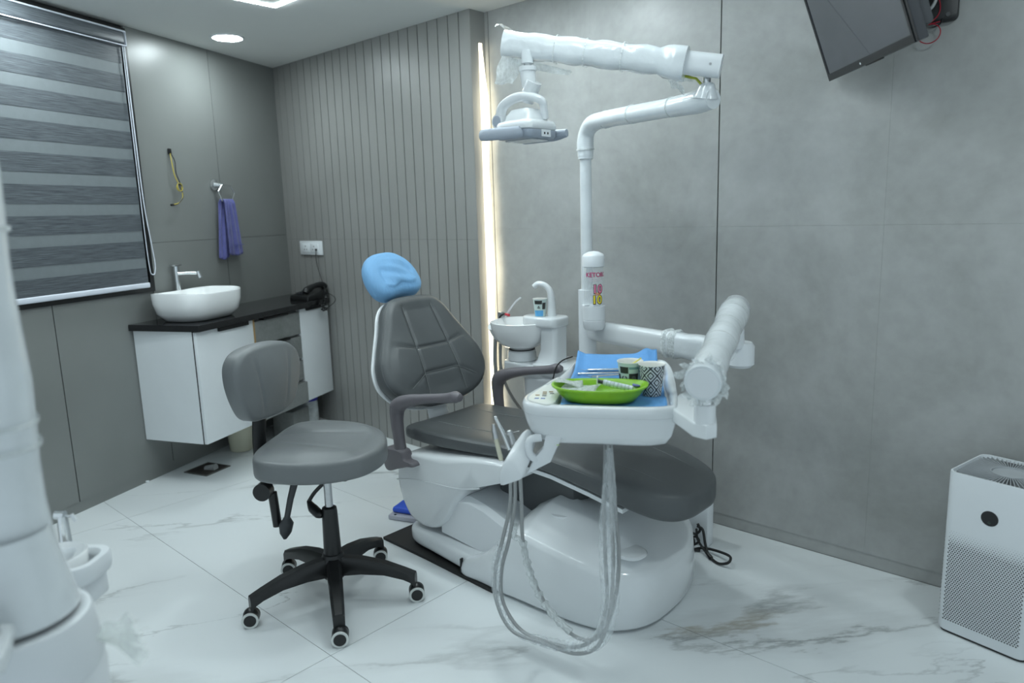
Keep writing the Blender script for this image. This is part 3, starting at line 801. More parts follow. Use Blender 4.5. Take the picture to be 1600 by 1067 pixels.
for a in (-105, -31.5, 38, 110, 182.5):
    ar = math.radians(a); R = 0.285
    cdir = Vector((math.cos(ar), math.sin(ar), 0)); sd = Vector((-cdir.y, cdir.x, 0))
    rg = []
    for (r, zc, hh, w) in ((0.025, 0.128, 0.032, 0.026), (0.10, 0.128, 0.026, 0.024), (0.18, 0.118, 0.020, 0.022), (0.245, 0.098, 0.017, 0.020), (0.268, 0.088, 0.018, 0.019), (0.285, 0.075, 0.024, 0.018)):
        c = ST + cdir * r
        rg.append([c + sd * (w * sx) + V(0, 0, zc + hh * sz) for (sx, sz) in ((-1, -1), (1, -1), (1, 0.5), (0.6, 1), (-0.6, 1), (-1, 0.5))])
    leg = M().loft(rg).build('leg', black_pl, st)
    cpos = ST + cdir * R
    axd = Vector((0.80, -0.60, 0)); 
    cs = thing_c = M()
    wc = cpos + V(0, 0, 0.027) 
    cs.tube([wc - axd * 0.022, wc + axd * 0.020], 0.0265, 24)
    cs.sphere(wc + V(0, 0, 0.006), 0.030, 16, 8, (0.85, 0.85, 0.95))
    caster = cs.build('caster', black_pl, leg)
    M().tube([wc + axd * 0.0195, wc + axd * 0.0235], 0.0265, 28).build('wheel_ring', ring_mat, leg)
    M().tube([wc + axd * 0.0225, wc + axd * 0.0250], 0.0195, 24).build('wheel_cap', black_pl, leg)

# ================================================================== DENTAL CHAIR
YC = 1.965
dc = thing('dental_chair', (-1.7, YC, 0), 'grey upholstered dental patient chair with white base and blue headrest cover', 'dental chair')
# floor base plate
M().prism([(-2.27, 1.658), (-2.0, 1.652), (-1.63, 1.634), (-1.60, 1.70), (-1.34, 1.74), (-1.34, 2.24), (-2.2, 2.28), (-2.27, 2.2)], 0.0006, 0.012).build('base_plate', black_rub, dc)
# low platform
plat = [(p.x, p.y) for p in catmull([(-2.12, 1.695, 0), (-2.0, 1.678, 0), (-1.85, 1.662, 0), (-1.68, 1.650, 0), (-1.60, 1.66, 0), (-1.58, 1.8, 0), (-1.58, 2.15, 0), (-1.62, 2.28, 0), (-2.10, 2.28, 0), (-2.175, 2.22, 0), (-2.185, 2.10, 0), (-2.185, 1.85, 0), (-2.172, 1.745, 0)], 5, True)]
M().prism(plat, 0.018, 0.085, 0.022, 5).build('platform', white_gloss, dc, angle=60)
M().prism(rrect(0.42, 0.40, 0.12, 8, -1.89, 1.955), 0.080, 0.094, 0.012, 4).build('platform_dish', white_gloss, dc, angle=60)
M().box(-1.802, -1.796, 1.6465, 1.662, 0.005, 0.070).build('base_slot', black_pl, dc)
# motor housing: rounded footprint, upright skirt, sloping shoulders
foot = [(-1.80, 1.648), (-1.60, 1.640), (-1.40, 1.645), (-1.25, 1.662), (-1.15, 1.705), (-1.092, 1.80), (-1.086, 1.95), (-1.112, 2.09), (-1.175, 2.215), (-1.29, 2.295), (-1.48, 2.325), (-1.80, 2.335)]
foot2 = []
for i in range(len(foot)):
    a, b = foot[i], foot[(i + 1) % len(foot)]
    foot2.append(a)
    L_ = math.hypot(b[0] - a[0], b[1] - a[1])
    for k in range(1, int(L_ / 0.08)):
        t = k / int(L_ / 0.08); foot2.append((a[0] + (b[0] - a[0]) * t, a[1] + (b[1] - a[1]) * t))
fo = [(p.x, p.y) for p in catmull([(a, b, 0) for a, b in foot2], 5, True)]
def fring(ins, zf, shift=0.0):
    o = []
    cx, cy = -1.50, 1.985
    for (x, y) in fo:
        dx, dy = x - cx, y - cy; L = math.hypot(dx, dy)
        q = max(0.05, 1 - ins / L)
        X, Y = cx + dx * q + shift, cy + dy * q
        o.append((X, Y, zf(X, Y)))
    return o
ZT = [(-1.90, 0.06), (-1.78, 0.075), (-1.72, 0.095), (-1.66, 0.14), (-1.60, 0.200), (-1.55, 0.236), (-1.49, 0.250), (-1.29, 0.217), (-1.13, 0.188), (-1.00, 0.165)]
def zc_(x):
    for (xa, za), (xb, zb) in zip(ZT, ZT[1:]):
        if xa <= x <= xb:
            t = (x - xa) / (xb - xa); t = t * t * (3 - 2 * t) if xa < -1.5 and xa > -1.7 else t
            return za + (zb - za) * t
    return ZT[0][1] if x < ZT[0][0] else ZT[-1][1]
def sh_(x): return max(0.0, min(1.0, (x + 1.74) / 0.24))
rings = [fring(0.012, lambda x, y: 0.006), fring(0.0, lambda x, y: 0.02), fring(0.0, lambda x, y: 0.5 * zc_(x)), fring(0.006, lambda x, y: zc_(x) - 0.02), fring(0.014, lambda x, y: zc_(x) - 0.005), fring(0.026, lambda x, y: zc_(x) + 0.003),
         fring(0.08, lambda x, y: zc_(x) + 0.030 * sh_(x)), fring(0.14, lambda x, y: zc_(x) + 0.060 * sh_(x)), fring(0.19, lambda x, y: zc_(x) + 0.072 * sh_(x)), fring(0.26, lambda x, y: zc_(x) + 0.074 * sh_(x))]
M().loft(rings).build('housing', white_gloss, dc, angle=50)
rel = M()
rel.prism([(p[0], p[1]) for p in rrect(0.20, 0.10, 0.045, 6, -1.22, 1.80)], 0.226, 0.238, 0.008, 4)
rel.build('housing_panel', white_gloss, dc, angle=60)
M().lathe([(0.040, 0.280), (0.046, 0.290), (0.044, 0.296), (0.0, 0.298)], -1.44, 1.80, 28).build('housing_cap', white_gloss, dc)
# slanted link cover between platform and seat
lk = []
for (x, zb, zt) in ((-1.97, 0.10, 0.24), (-1.90, 0.095, 0.262), (-1.82, 0.088, 0.275), (-1.74, 0.084, 0.262), (-1.66, 0.083, 0.235), (-1.58, 0.083, 0.21)):
    lk.append([(x, 1.715, zb), (x, 2.215, zb), (x, 2.215, zt), (x, 1.735, zt), (x, 1.715, zt - 0.02)])
M().loft(lk).build('link_cover', white_satin, dc)
# side shells under the seat: profile in x-z, spanning the seat width
prof = [(-2.217, 0.297), (-2.205, 0.345), (-2.14, 0.385), (-1.95, 0.412), (-1.75, 0.442), (-1.62, 0.452), (-1.55, 0.440), (-1.55, 0.415), (-1.62, 0.385), (-1.73, 0.342), (-1.81, 0.308), (-1.87, 0.24), (-1.92, 0.165), (-1.985, 0.112), (-2.06, 0.095), (-2.14, 0.112), (-2.19, 0.17), (-2.215, 0.24)]
pf = [(p.x, p.y) for p in catmull([(a, b, 0) for a, b in prof], 4, True)]
pcx = sum(p[0] for p in pf) / len(pf); pcz = sum(p[1] for p in pf) / len(pf)
rings = []
for (y, ins) in ((1.700, 0.030), (1.703, 0.016), (1.712, 0.006), (1.726, 0.0), (2.204, 0.0), (2.218, 0.006), (2.227, 0.016), (2.230, 0.03)):
    r = []
    for (x, z_) in pf:
        dx, dz_ = x - pcx, z_ - pcz; L = math.hypot(dx, dz_); q = 1 - ins / L
        r.append((pcx + dx * q, y, pcz + dz_ * q))
    rings.append(r)
M().loft(rings).build('seat_shell', white_gloss, dc, angle=60)
cr = []
for (x, z_) in ((-2.21, 0.262), (-2.12, 0.283), (-2.0, 0.296), (-1.9, 0.303), (-1.83, 0.312), (-1.74, 0.336)):
    cr.append((x, 1.7005, z_))
M().tube(cr, 0.003, 6, smooth=5, sq=(1, 1)).build('shell_ridge', white_gloss, dc)
# dark box in place of the seat underside's shade, between shell and housing
M().box(-1.80, -1.44, 1.86, 2.08, 0.16, 0.43, 0.02).build('underseat_shade', leather, dc)
# seat and leg cushion
secs = [  # x, half width, top z, bottom z
    (-2.215, 0.16, 0.462, 0.425), (-2.205, 0.205, 0.475, 0.418), (-2.17, 0.225, 0.488, 0.415), (-2.0, 0.235, 0.492, 0.420), (-1.80, 0.238, 0.502, 0.436), (-1.62, 0.236, 0.515, 0.447), (-1.45, 0.230, 0.512, 0.436), (-1.30, 0.220, 0.496, 0.408),
    (-1.18, 0.207, 0.478, 0.378), (-1.09, 0.180, 0.460, 0.356), (-1.04, 0.142, 0.447, 0.350), (-1.012, 0.09, 0.435, 0.356), (-1.002, 0.04, 0.418, 0.370)]
rg = []
for (x, hw, zt, zb) in secs:
    ring = []
    h = zt - zb
    for k in range(36):
        a = 2 * PI * k / 36
        ca, sa = math.cos(a), math.sin(a)
        ex = 0.38
        yy = math.copysign(abs(ca) ** ex, ca) * hw
        zz = math.copysign(abs(sa) ** (ex * 1.25), sa)
        zq = (zt + zb) / 2 + zz * h / 2
        if sa > 0: zq -= 0.010 * (1 - (abs(yy) / hw) ** 2) if x < -1.6 else 0.0
        ring.append((x, YC + yy, zq))
    rg.append(ring)
rs = []
npp = len(rg[0])
cols = [catmull([r[j] for r in rg], 4) for j in range(npp)]
rs = [[cols[j][i] for j in range(npp)] for i in range(len(cols[0]))]
cushion = M().loft(rs).build('seat_cushion', leather, dc, angle=80)
def seat_top(x, y):
    for i in range(len(secs) - 1):
        if secs[i][0] <= x <= secs[i + 1][0]:
            t = (x - secs[i][0]) / (secs[i + 1][0] - secs[i][0])
            hw = secs[i][1] * (1 - t) + secs[i + 1][1] * t; zt = secs[i][2] * (1 - t) + secs[i + 1][2] * t; zb = secs[i][3] * (1 - t) + secs[i + 1][3] * t
            u = min(0.999, abs(y - YC) / hw)
            ca = u ** (1 / 0.38); sa = math.sqrt(max(0, 1 - ca * ca)) ** (0.475)
            z_ = (zt + zb) / 2 + sa * (zt - zb) / 2
            if x < -1.6: z_ -= 0.010 * (1 - u * u)
            return z_
    return 0.45
for off in (-0.11, 0.11):
    M().tube([(x, YC + off * (1.0 if x < -1.3 else 1 - (x + 1.3) * 0.9), seat_top(x, YC + off) + 0.0002) for x in [-2.12 + 0.05 * k for k in range(22)]], 0.0012, 5).build('seam', seam_mat, cushion)
M().tube([(-1.60, YC - 0.20 + 0.02 * k, seat_top(-1.60, YC - 0.20 + 0.02 * k) + 0.0002) for k in range(21)], 0.0012, 5).build('seam', seam_mat, cushion)
M().tube([(secs[i][0], YC - secs[i][1] * 0.985, secs[i][2] - 0.26 * (secs[i][2] - secs[i][3])) for i in range(2, 9)], 0.0022, 6, smooth=5).build('piping', leather, cushion)
ls_ = []
for (x, hw, zt, zb) in secs[5:9]:
    ls_.append([(x, YC - hw * 0.95, zb - 0.008 - 0.0 * x), (x, YC + hw * 0.95, zb - 0.008), (x, YC + hw * 0.95, zb + 0.006), (x, YC - hw * 0.95, zb + 0.006)])
M().loft(ls_).build('leg_shell', white_gloss, dc)
# backrest
kk = 0.5
ba = math.atan(kk)          # lean from vertical
# local: x across (world +y), y up the slope, z out of the face
ux = Vector((0, 1, 0)); uy = Vector((-math.sin(ba), 0, math.cos(ba))); uz = ux.cross(uy)
BO = Vector((-2.195, 1.965, 0.478))
KXF = Matrix(((ux.x, uy.x, uz.x, BO.x), (ux.y, uy.y, uz.y, BO.y), (ux.z, uy.z, uz.z, BO.z), (0, 0, 0, 1)))
bo = [(0.0, 0.038), (0.12, 0.048), (0.22, 0.088), (0.276, 0.160), (0.276, 0.235), (0.248, 0.300), (0.195, 0.400), (0.160, 0.470), (0.115, 0.512), (0.05, 0.522), (-0.05, 0.522), (-0.115, 0.512), (-0.160, 0.470), (-0.195, 0.400), (-0.248, 0.300), (-0.276, 0.235), (-0.276, 0.160), (-0.22, 0.088), (-0.12, 0.048)]
bo = bo[::1]
def gz(d, w=0.007): return math.exp(-(d / w) ** 2)
def bline1(x): return 0.285 + 0.75 * max(0, abs(x) - 0.085) ** 1.0 * 0.35
def bline2(x): return 0.175 - 0.55 * max(0, abs(x) - 0.085)
def bvx(y): return 0.075 + 0.03 * (1 - y / 0.5)
def back_h(x, y):
    g = gz(abs(x) - bvx(y)) + gz(y - bline1(x)) + gz(y - bline2(x))
    return -0.0075 * min(1, g) + 0.010 * gz(y - 0.20, 0.12) - 0.012 * gz(x, 0.10) 
brest = M(KXF).pillow(bo, -0.012, 0.068, 0.036, per=8, inner=46, dome=0.014, hf=back_h).build('backrest', leather, dc, angle=80)
def bsurf(x, y):
    return 0.068 + 0.013 + back_h(x, y) + 0.0004
for sg in (-1, 1):
    M(KXF).tube([(sg * bvx(0.07 + 0.02 * k), 0.07 + 0.02 * k, bsurf(bvx(0.07 + 0.02 * k), 0.07 + 0.02 * k) - 0.003 * (k < 2 or k > 18)) for k in range(21)], 0.0011, 5).build('seam', seam_mat, brest)
for fn, wd in ((bline1, 0.16), (bline2, 0.18)):
    M(KXF).tube([(-wd + 2 * wd * k / 24, fn(-wd + 2 * wd * k / 24), bsurf(-wd + 2 * wd * k / 24, fn(-wd + 2 * wd * k / 24)) - 0.004 * (abs(k - 12) / 12) ** 3) for k in range(25)], 0.0011, 5).build('seam', seam_mat, brest)
M(KXF).tube([(p.x * 0.985, 0.25 + (p.y - 0.25) * 0.985, 0.048) for p in catmull([(a, b, 0) for a, b in bo], 3, True)], 0.0022, 6, closed=True).build('piping', leather, brest)
M(KXF).pillow([(a * 1.012, 0.25 + (b - 0.25) * 1.006) for a, b in bo], -0.022, -0.010, 0.006, per=5, inner=4).build('back_shell', white_gloss, dc, angle=70)
M().tube([(-2.22, YC, 0.36), (-2.24, YC, 0.47), (-2.29, YC, 0.62)], 0.045, 12, smooth=4, sq=(0.5, 1.2)).build('back_hinge', white_satin, dc)
# small white panel seen between arm and seat
# headrest in a crinkled blue cover
HXF = KXF @ Matrix.Translation((-0.015, 0.640, -0.010)) @ Matrix.Rotation(math.radians(-8), 4, 'X') @ Matrix.Rotation(math.radians(6), 4, 'Z')
ho = [(0.0, -0.10), (0.08, -0.105), (0.125, -0.075), (0.135, -0.01), (0.115, 0.055), (0.065, 0.102), (0.0, 0.115), (-0.07, 0.105), (-0.115, 0.06), (-0.135, -0.01), (-0.125, -0.075), (-0.08, -0.105)]
def head_h(x, y):
    return 0.0022 * math.sin(70 * x + 22 * y + 3 * math.sin(30 * y)) * (0.3 + 0.7 * gz(y + 0.05, 0.06)) + 0.0015 * math.sin(120 * y + 40 * x) - 0.010 * gz(y, 0.045) + 0.006 * gz(y + 0.07, 0.03)
hd = M(HXF).pillow(ho, -0.045, 0.040, 0.042, per=10, inner=36, dome=0.020, hf=head_h).build('headrest', blue_cover, dc, angle=80)
M(KXF).tube([(0, 0.45, -0.02), (0, 0.56, -0.02), (0, 0.60, 0.01)], 0.018, 10, sq=(0.5, 1.4)).build('headrest_bar', steel, dc)
# arm rests
def arm(y, sg, label):
    o = M().tube([(-2.155, y, 0.375), (-2.165, y, 0.44), (-2.172, y, 0.52), (-2.160, y, 0.575), (-2.10, y, 0.605), (-2.02, y, 0.625), (-1.94, y, 0.640), (-1.87, y, 0.652), (-1.83, y, 0.662), (-1.805, y, 0.663)],
                 [0.026, 0.024, 0.027, 0.034, 0.026, 0.020, 0.0185, 0.020, 0.023, 0.014], 14, smooth=5, sq=(0.95, 0.95)).build('armrest', arm_mat, dc, angle=70)
    br = M()
    pp = [(-2.235, 0.395), (-2.20, 0.405), (-2.13, 0.405), (-2.11, 0.372), (-2.075, 0.368), (-2.065, 0.352), (-2.10, 0.345), (-2.16, 0.325), (-2.22, 0.305), (-2.245, 0.33)]
    pp = [(p.x, p.y) for p in catmull([(a, b, 0) for a, b in pp], 4, True)]
    bcx, bcz = -2.165, 0.36
    br.loft([[(bcx + (x - bcx) * q, y + d, bcz + (z_ - bcz) * q) for x, z_ in pp] for (d, q) in ((-0.026, 0.86), (-0.022, 0.96), (-0.016, 1.0), (0.016, 1.0), (0.022, 0.96), (0.026, 0.86))])
    br.build('armrest_bracket', arm_mat, dc, angle=35)
arm(1.688, -1, '')
arm(2.262, 1, '')

# ================================================================== DENTAL UNIT (cabinet, column, spittoon)
du = thing('dental_unit', (-1.9, 2.40, 0), 'white dental unit cabinet with column and ceramic spittoon behind the chair', 'dental unit')
PX, PY = -1.735, 2.35
rg = []
cab_o = rrect(0.50, 0.23, 0.06, 6, -1.83, 2.415)
M().prism(cab_o, 0.002, 0.60, 0.02, 4).build('cabinet', white_satin, du, angle=60)
M().prism([(-2.02, 2.32), (-1.99, 2.30), (-1.62, 2.30), (-1.57, 2.32), (-1.57, 2.50), (-1.62, 2.525), (-1.99, 2.525), (-2.02, 2.50)], 0.603, 0.655, 0.012, 4).build('top_cover', white_gloss, du, angle=50)
M().prism([(p.x, p.y) for p in catmull([(-2.20, 2.35, 0), (-2.16, 2.308, 0), (-2.06, 2.298, 0), (-1.93, 2.305, 0), (-1.87, 2.34, 0), (-1.87, 2.46, 0), (-1.97, 2.50, 0), (-2.12, 2.46, 0), (-2.20, 2.41, 0)], 5, True)], 0.585, 0.648, 0.012, 4).build('spittoon_arm', white_gloss, du, angle=60)
sp = M()
sx_, sy_ = -2.115, 2.345
sp.lathe([(0.045, 0.650), (0.052, 0.66), (0.05, 0.700), (0.056, 0.706), (0.084, 0.716), (0.108, 0.736), (0.126, 0.764), (0.136, 0.796), (0.140, 0.824), (0.134, 0.826), (0.124, 0.796), (0.10, 0.752), (0.05, 0.730), (0.0, 0.727)], sx_, sy_ + 0.025, 40)
sp.build('spittoon_bowl', ceramic, du, angle=60)
M().lathe([(0.060, 0.647), (0.066, 0.652), (0.064, 0.690), (0.057, 0.696)], sx_, sy_ + 0.025, 32).build('bowl_socket', white_gloss, du)
M().lathe([(0.0570, 0.6965), (0.0585, 0.6965), (0.0585, 0.701), (0.0570, 0.701)], sx_, sy_ + 0.025, 32).build('seal_ring', black_rub, du)
# tap column with cup rest
M().loft([[(p[0], p[1], z_) for p in rrect(w, d_, 0.02, 6, cx, 2.385)] for (w, d_, cx, z_) in ((0.135, 0.12, -1.965, 0.640), (0.105, 0.10, -1.955, 0.665), (0.094, 0.09, -1.945, 0.71), (0.09, 0.088, -1.94, 0.835))]).build('tap_column', white_gloss, du, angle=60)
M().prism([(p.x, p.y) for p in catmull([(-1.895, 2.34, 0), (-1.895, 2.43, 0), (-1.95, 2.45, 0), (-2.05, 2.43, 0), (-2.09, 2.38, 0), (-2.06, 2.325, 0), (-1.95, 2.32, 0)], 5, True)], 0.812, 0.856, 0.010, 3).build('cup_rest', white_gloss, du, angle=60)
M().tube([(-1.955, 2.39, 0.85), (-1.955, 2.39, 0.925), (-1.962, 2.385, 0.968), (-1.982, 2.375, 0.990), (-2.005, 2.362, 0.995), (-2.022, 2.355, 0.983)], [0.020, 0.017, 0.0145, 0.0135, 0.013, 0.0125], 14, smooth=6).build('spout', white_gloss, du)
# column
M().tube([(PX, PY, 0.67), (PX, PY, 0.985)], 0.036, 24).build('column_foot', white_satin, du)
M().tube([(PX, PY, 0.694), (PX, PY, 0.698)], 0.0368, 24).build('column_ring', black_rub, du)
M().tube([(PX, PY, 0.98), (PX, PY, 1.55)], 0.0235, 22).build('column', wrap_mat, du)
# suction holder beside the bowl
M().tube([(-2.20, 2.40, 0.70), (-2.235, 2.39, 0.725), (-2.25, 2.36, 0.76), (-2.255, 2.33, 0.80)], [0.03, 0.04, 0.042, 0.036], 12, smooth=4, sq=(0.7, 1)).build('suction_holder', white_satin, du)
M().box(-2.275, -2.25, 2.385, 2.405, 0.79, 0.852, 0.003).build('holder_clip', steel, du)
M().tube([(-2.255, 2.392, 0.78), (-2.24, 2.392, 0.82), (-2.205, 2.392, 0.865), (-2.165, 2.392, 0.905), (-2.135, 2.392, 0.925)], 0.0042, 8, smooth=5).build('saliva_tube', white_satin, du)
M().tube([(-2.265, 2.385, 0.77), (-2.26, 2.383, 0.825), (-2.23, 2.38, 0.846), (-2.215, 2.378, 0.846)], 0.0045, 8, smooth=5).build('suction_nozzle', black_pl, du)
M().tube([(-2.217, 2.378, 0.846), (-2.193, 2.376, 0.844)], 0.0062, 10).build('red_tip', plain('red_plastic', (0.5, 0.02, 0.04), 0.4), du)
M().tube([(-2.255, 2.345, 0.76), (-2.262, 2.345, 0.60), (-2.26, 2.37, 0.42), (-2.20, 2.42, 0.25), (-2.10, 2.42, 0.22)], 0.009, 8, smooth=6).tube([(-2.235, 2.36, 0.74), (-2.24, 2.36, 0.60), (-2.21, 2.38, 0.48), (-2.14, 2.42, 0.36), (-2.06, 2.42, 0.30)], 0.007, 8, smooth=6).build('suction_hose', hose_grey, du)
def at(px, py, Y):
    d = CR * ((px - 800) / F_PX) - CU * ((py - 533.5) / F_PX) + CF
    return Vector((0, 0, CAM_H)) + d * (Y / d.y)
M().tube([at(864, 592, 2.23), at(869, 574, 2.24), at(879, 563, 2.25), at(895, 557, 2.27)], 0.0028, 8, smooth=6).build('thin_cord', black_rub, du)
# floor junction box near the wall
fb = thing('junction_box', (-1.3, 2.45, 0), 'white floor box by the tiled wall behind the footrest', 'box')
M().box(-1.46, -1.215, 2.405, 2.455, 0.001, 0.245, 0.006).build('box_body', white_satin, fb)
M().box(-1.465, -1.210, 2.400, 2.460, 0.246, 0.258, 0.004).build('box_lid', white_satin, fb)

# cup dispenser on the column
DCX, DCY = -1.655, 2.285
dp = thing('cup_dispenser', (DCX, DCY, 0.84), 'clear cylindrical cup dispenser with crimson lettering and white cap on the column', 'cup dispenser')
rh = 0.042
M().lathe([(0.0, 0.838), (0.036, 0.838), (rh, 0.846), (rh + 0.002, 0.875), (rh, 0.877), (rh + 0.002, 0.879), (rh + 0.002, 0.932), (rh - 0.003, 0.932), (rh - 0.004, 0.885), (0.0, 0.885)], DCX, DCY, 36).build('holder_cup', white_satin, dp)
M().box(DCX - 0.075, DCX - 0.02, DCY + 0.015, DCY + 0.075, 0.885, 0.930, 0.004).build('holder_clamp', white_satin, dp)
M().lathe([(rh - 0.0045, 0.888), (rh - 0.0045, 1.105)], DCX, DCY, 40).build('clear_tube', clear_mat, dp)
M().lathe([(rh - 0.003, 1.085), (rh + 0.001, 1.087), (rh + 0.002, 1.125), (rh - 0.004, 1.134), (0.02, 1.143), (0.0, 1.146)], DCX, DCY, 36).build('cap', white_satin, dp)
face_a = math.atan2(-DCY, -DCX)          # towards the middle of the room
pink = plain('crimson_print', (0.42, 0.02, 0.12), 0.5); pinkL = plain('pink_print', (0.75, 0.22, 0.36), 0.5); yelL = plain('yellow_print', (0.80, 0.66, 0.03), 0.5); brown = plain('dark_brown_print', (0.07, 0.02, 0.02), 0.5)
def wrap_text(body, size, zb, rad, da, mat, name, off=0.0, par=dp, sx=1.0):
    vs_, fs = text_shape(body, size, off)
    m = M()
    m.add([(DCX + rad * math.cos(face_a + da + p.x * sx / rad), DCY + rad * math.sin(face_a + da + p.x * sx / rad), zb + p.y) for p in vs_], fs)
    return m.build(name, mat, par)
R_ = rh - 0.0035
wrap_text('KETORO', 0.024, 1.048, R_ + 0.0006, 0.38, pink, 'lettering', off=0.0007, sx=0.98)
ln_ = M()
for (zz, a0, a1) in ((1.041, -0.55, 0.85), (1.033, -0.45, 0.80)):
    ln_.tube([(DCX + (R_ + 0.0005) * math.cos(face_a + a), DCY + (R_ + 0.0005) * math.sin(face_a + a), zz) for a in [a0 + (a1 - a0) * k / 12 for k in range(13)]], 0.0006, 4)
ln_.build('print_line', plain('pale_pink_line', (0.55, 0.35, 0.42), 0.6), dp)
wrap_text('10', 0.044, 0.986, R_ + 0.0006, 0.42, brown, 'numeral_outline', off=0.0035)
wrap_text('10', 0.044, 0.987, R_ + 0.0014, 0.40, pinkL, 'numeral', off=0.0010)
wrap_text('10', 0.044, 0.944, R_ + 0.0006, 0.36, brown, 'numeral_outline', off=0.0035)
wrap_text('10', 0.044, 0.945, R_ + 0.0014, 0.34, yelL, 'numeral', off=0.0010)
wrap_text('ON', 0.014, 0.977, R_ + 0.0020, 0.40, plain('orange_print', (0.6, 0.2, 0.05), 0.5), 'word', off=0.0008)

# ================================================================== OPERATING LIGHT
ol = thing('operating_light', (PX, PY, 1.53), 'white dental operating light on a film-wrapped swing arm', 'operating light')
random.seed(3)
M().tube([(PX, PY, 1.50), (PX, PY, 1.53)], 0.030, 20).build('wrap_collar', wrap_mat, ol)
pts = [(PX, PY, 1.51), (PX, PY, 1.56), (PX + 0.012, PY - 0.005, 1.60), (PX + 0.05, PY - 0.02, 1.627), (PX + 0.13, PY - 0.055, 1.632), (-1.45, 2.245, 1.630), (-1.28, 2.185, 1.626), (-1.14, 2.135, 1.624), (-1.075, 2.112, 1.624)]
M().tube(pts, [0.031, 0.034, 0.031, 0.033, 0.031, 0.032, 0.031, 0.036, 0.030], 18, smooth=6).build('lower_arm', wrap_mat, ol)
for p, r in (((-1.60, 2.297, 1.632), 0.0335), ((-1.45, 2.245, 1.630), 0.034), ((-1.25, 2.175, 1.626), 0.034), ((PX, PY, 1.535), 0.0355)):
    a = Vector(p); d_ = Vector((0.93, -0.35, 0)) if p[2] > 1.6 else Vector((0, 0, 1))
    M().tube([a - d_ * 0.003, a + d_ * 0.003], r, 18).build('tape_ring', film_dense, ol)
M().tube([(-1.105, 2.12, 1.63), (-1.10, 2.118, 1.66), (-1.10, 2.118, 1.672)], [0.040, 0.026, 0.020], 16, smooth=3).build('arm_joint', wrap_mat, ol)
M().tube([(-1.10, 2.118, 1.67), (-1.10, 2.118, 1.70)], 0.012, 14).build('joint_pin', chrome, ol)
M().tube([(-1.115, 2.11, 1.672), (-1.13, 2.105, 1.690), (-1.16, 2.09, 1.700)], 0.004, 6).build('earth_wire', plain('green_yellow_wire', (0.35, 0.4, 0.02), 0.4), ol)
A0 = Vector((-1.045, 2.10, 1.712)); A1 = Vector((-1.685, 1.845, 1.853))
ad = (A1 - A0).normalized(); asd = Vector((-ad.y, ad.x, 0)).normalized(); aup = asd.cross(ad); aup = aup if aup.z > 0 else -aup
def arm_ring(p, w, h, jit=0.0):
    out = []
    for (a, b) in rrect(2, 2, 0.75, 5):
        out.append(p + asd * (a * w / 2 + random.uniform(-jit, jit)) + aup * (b * h / 2 + random.uniform(-jit, jit)))
    return out
rings = [arm_ring(A0 + ad * t, 0.052, 0.068) for t in (0.0, 0.09, 0.12)]
M().loft(rings).build('arm_end', white_satin, ol, angle=50)
L = (A1 - A0).length
rings = []
for k in range(30):
    t = 0.105 + (L - 0.105) * k / 29
    rings.append(arm_ring(A0 + ad * t - aup * 0.004, 0.066 + 0.004 * math.sin(k * 1.9) + (0.014 if k < 3 else 0), 0.080 + 0.005 * math.sin(k * 1.1 + 1) + (0.018 if k < 4 else 0), 0.0015))
M().loft(rings).build('upper_arm', wrap_mat, ol, angle=60)
fl = M()
def flap(m, base, d1, d2, nu=8, nv=6, amp=0.008, seed=1):
    random.seed(seed)
    vs_ = []
    for i in range(nu + 1):
        for j in range(nv + 1):
            u, v = i / nu, j / nv
            p = Vector(base) + Vector(d1) * u + Vector(d2) * v
            p += Vector((math.sin(u * 7 + v * 3 + seed), math.cos(v * 6 + u * 2 + seed), math.sin(u * 5 - v * 4))) * amp * u
            vs_.append(p)
    w = nv + 1
    m.add(vs_, [(i * w + j, i * w + j + 1, (i + 1) * w + j + 1, (i + 1) * w + j) for i in range(nu) for j in range(nv)])
    return m
e0 = A1 - ad * 0.01
flap(fl, e0 - aup * 0.045 + asd * 0.03, ad * 0.03 - V(0, 0, 0.085), -asd * 0.06 - aup * 0.0 + ad * -0.05, seed=2)
flap(fl, e0 + aup * 0.045 + asd * 0.03, ad * 0.045 + V(0, 0, 0.004), -asd * 0.06, seed=5)
flap(fl, e0 - aup * 0.040 - asd * 0.035, -ad * 0.22 - aup * 0.014, V(0, 0, -0.022), seed=8, nu=14, amp=0.005)
fl.build('film_flap', film_dense, ol)
fl2 = M()
b0 = A0 + ad * 0.13
flap(fl2, b0 - aup * 0.05 - asd * 0.04, -ad * 0.03 - V(0, 0, 0.03), ad * 0.03, seed=4)
flap(fl2, b0 + aup * 0.04 - asd * 0.04, -ad * 0.05 - aup * 0.08, ad * 0.05 - aup * 0.02, seed=6, amp=0.006)
fl2.build('film_flap', film_dense, ol)
for t in (0.30, 0.42, 0.52):
    M().loft([arm_ring(A0 + ad * (t - 0.002) - aup * 0.004, 0.072, 0.087), arm_ring(A0 + ad * (t + 0.002) - aup * 0.004, 0.072, 0.087)], False, False).build('tape_ring', film_dense, ol)
M().cyl(A0 + ad * 0.03 - asd * 0.027, A0 + ad * 0.03 - asd * 0.0275 + asd * 0.055, 0.004, 10).build('arm_screw', steel, ol)
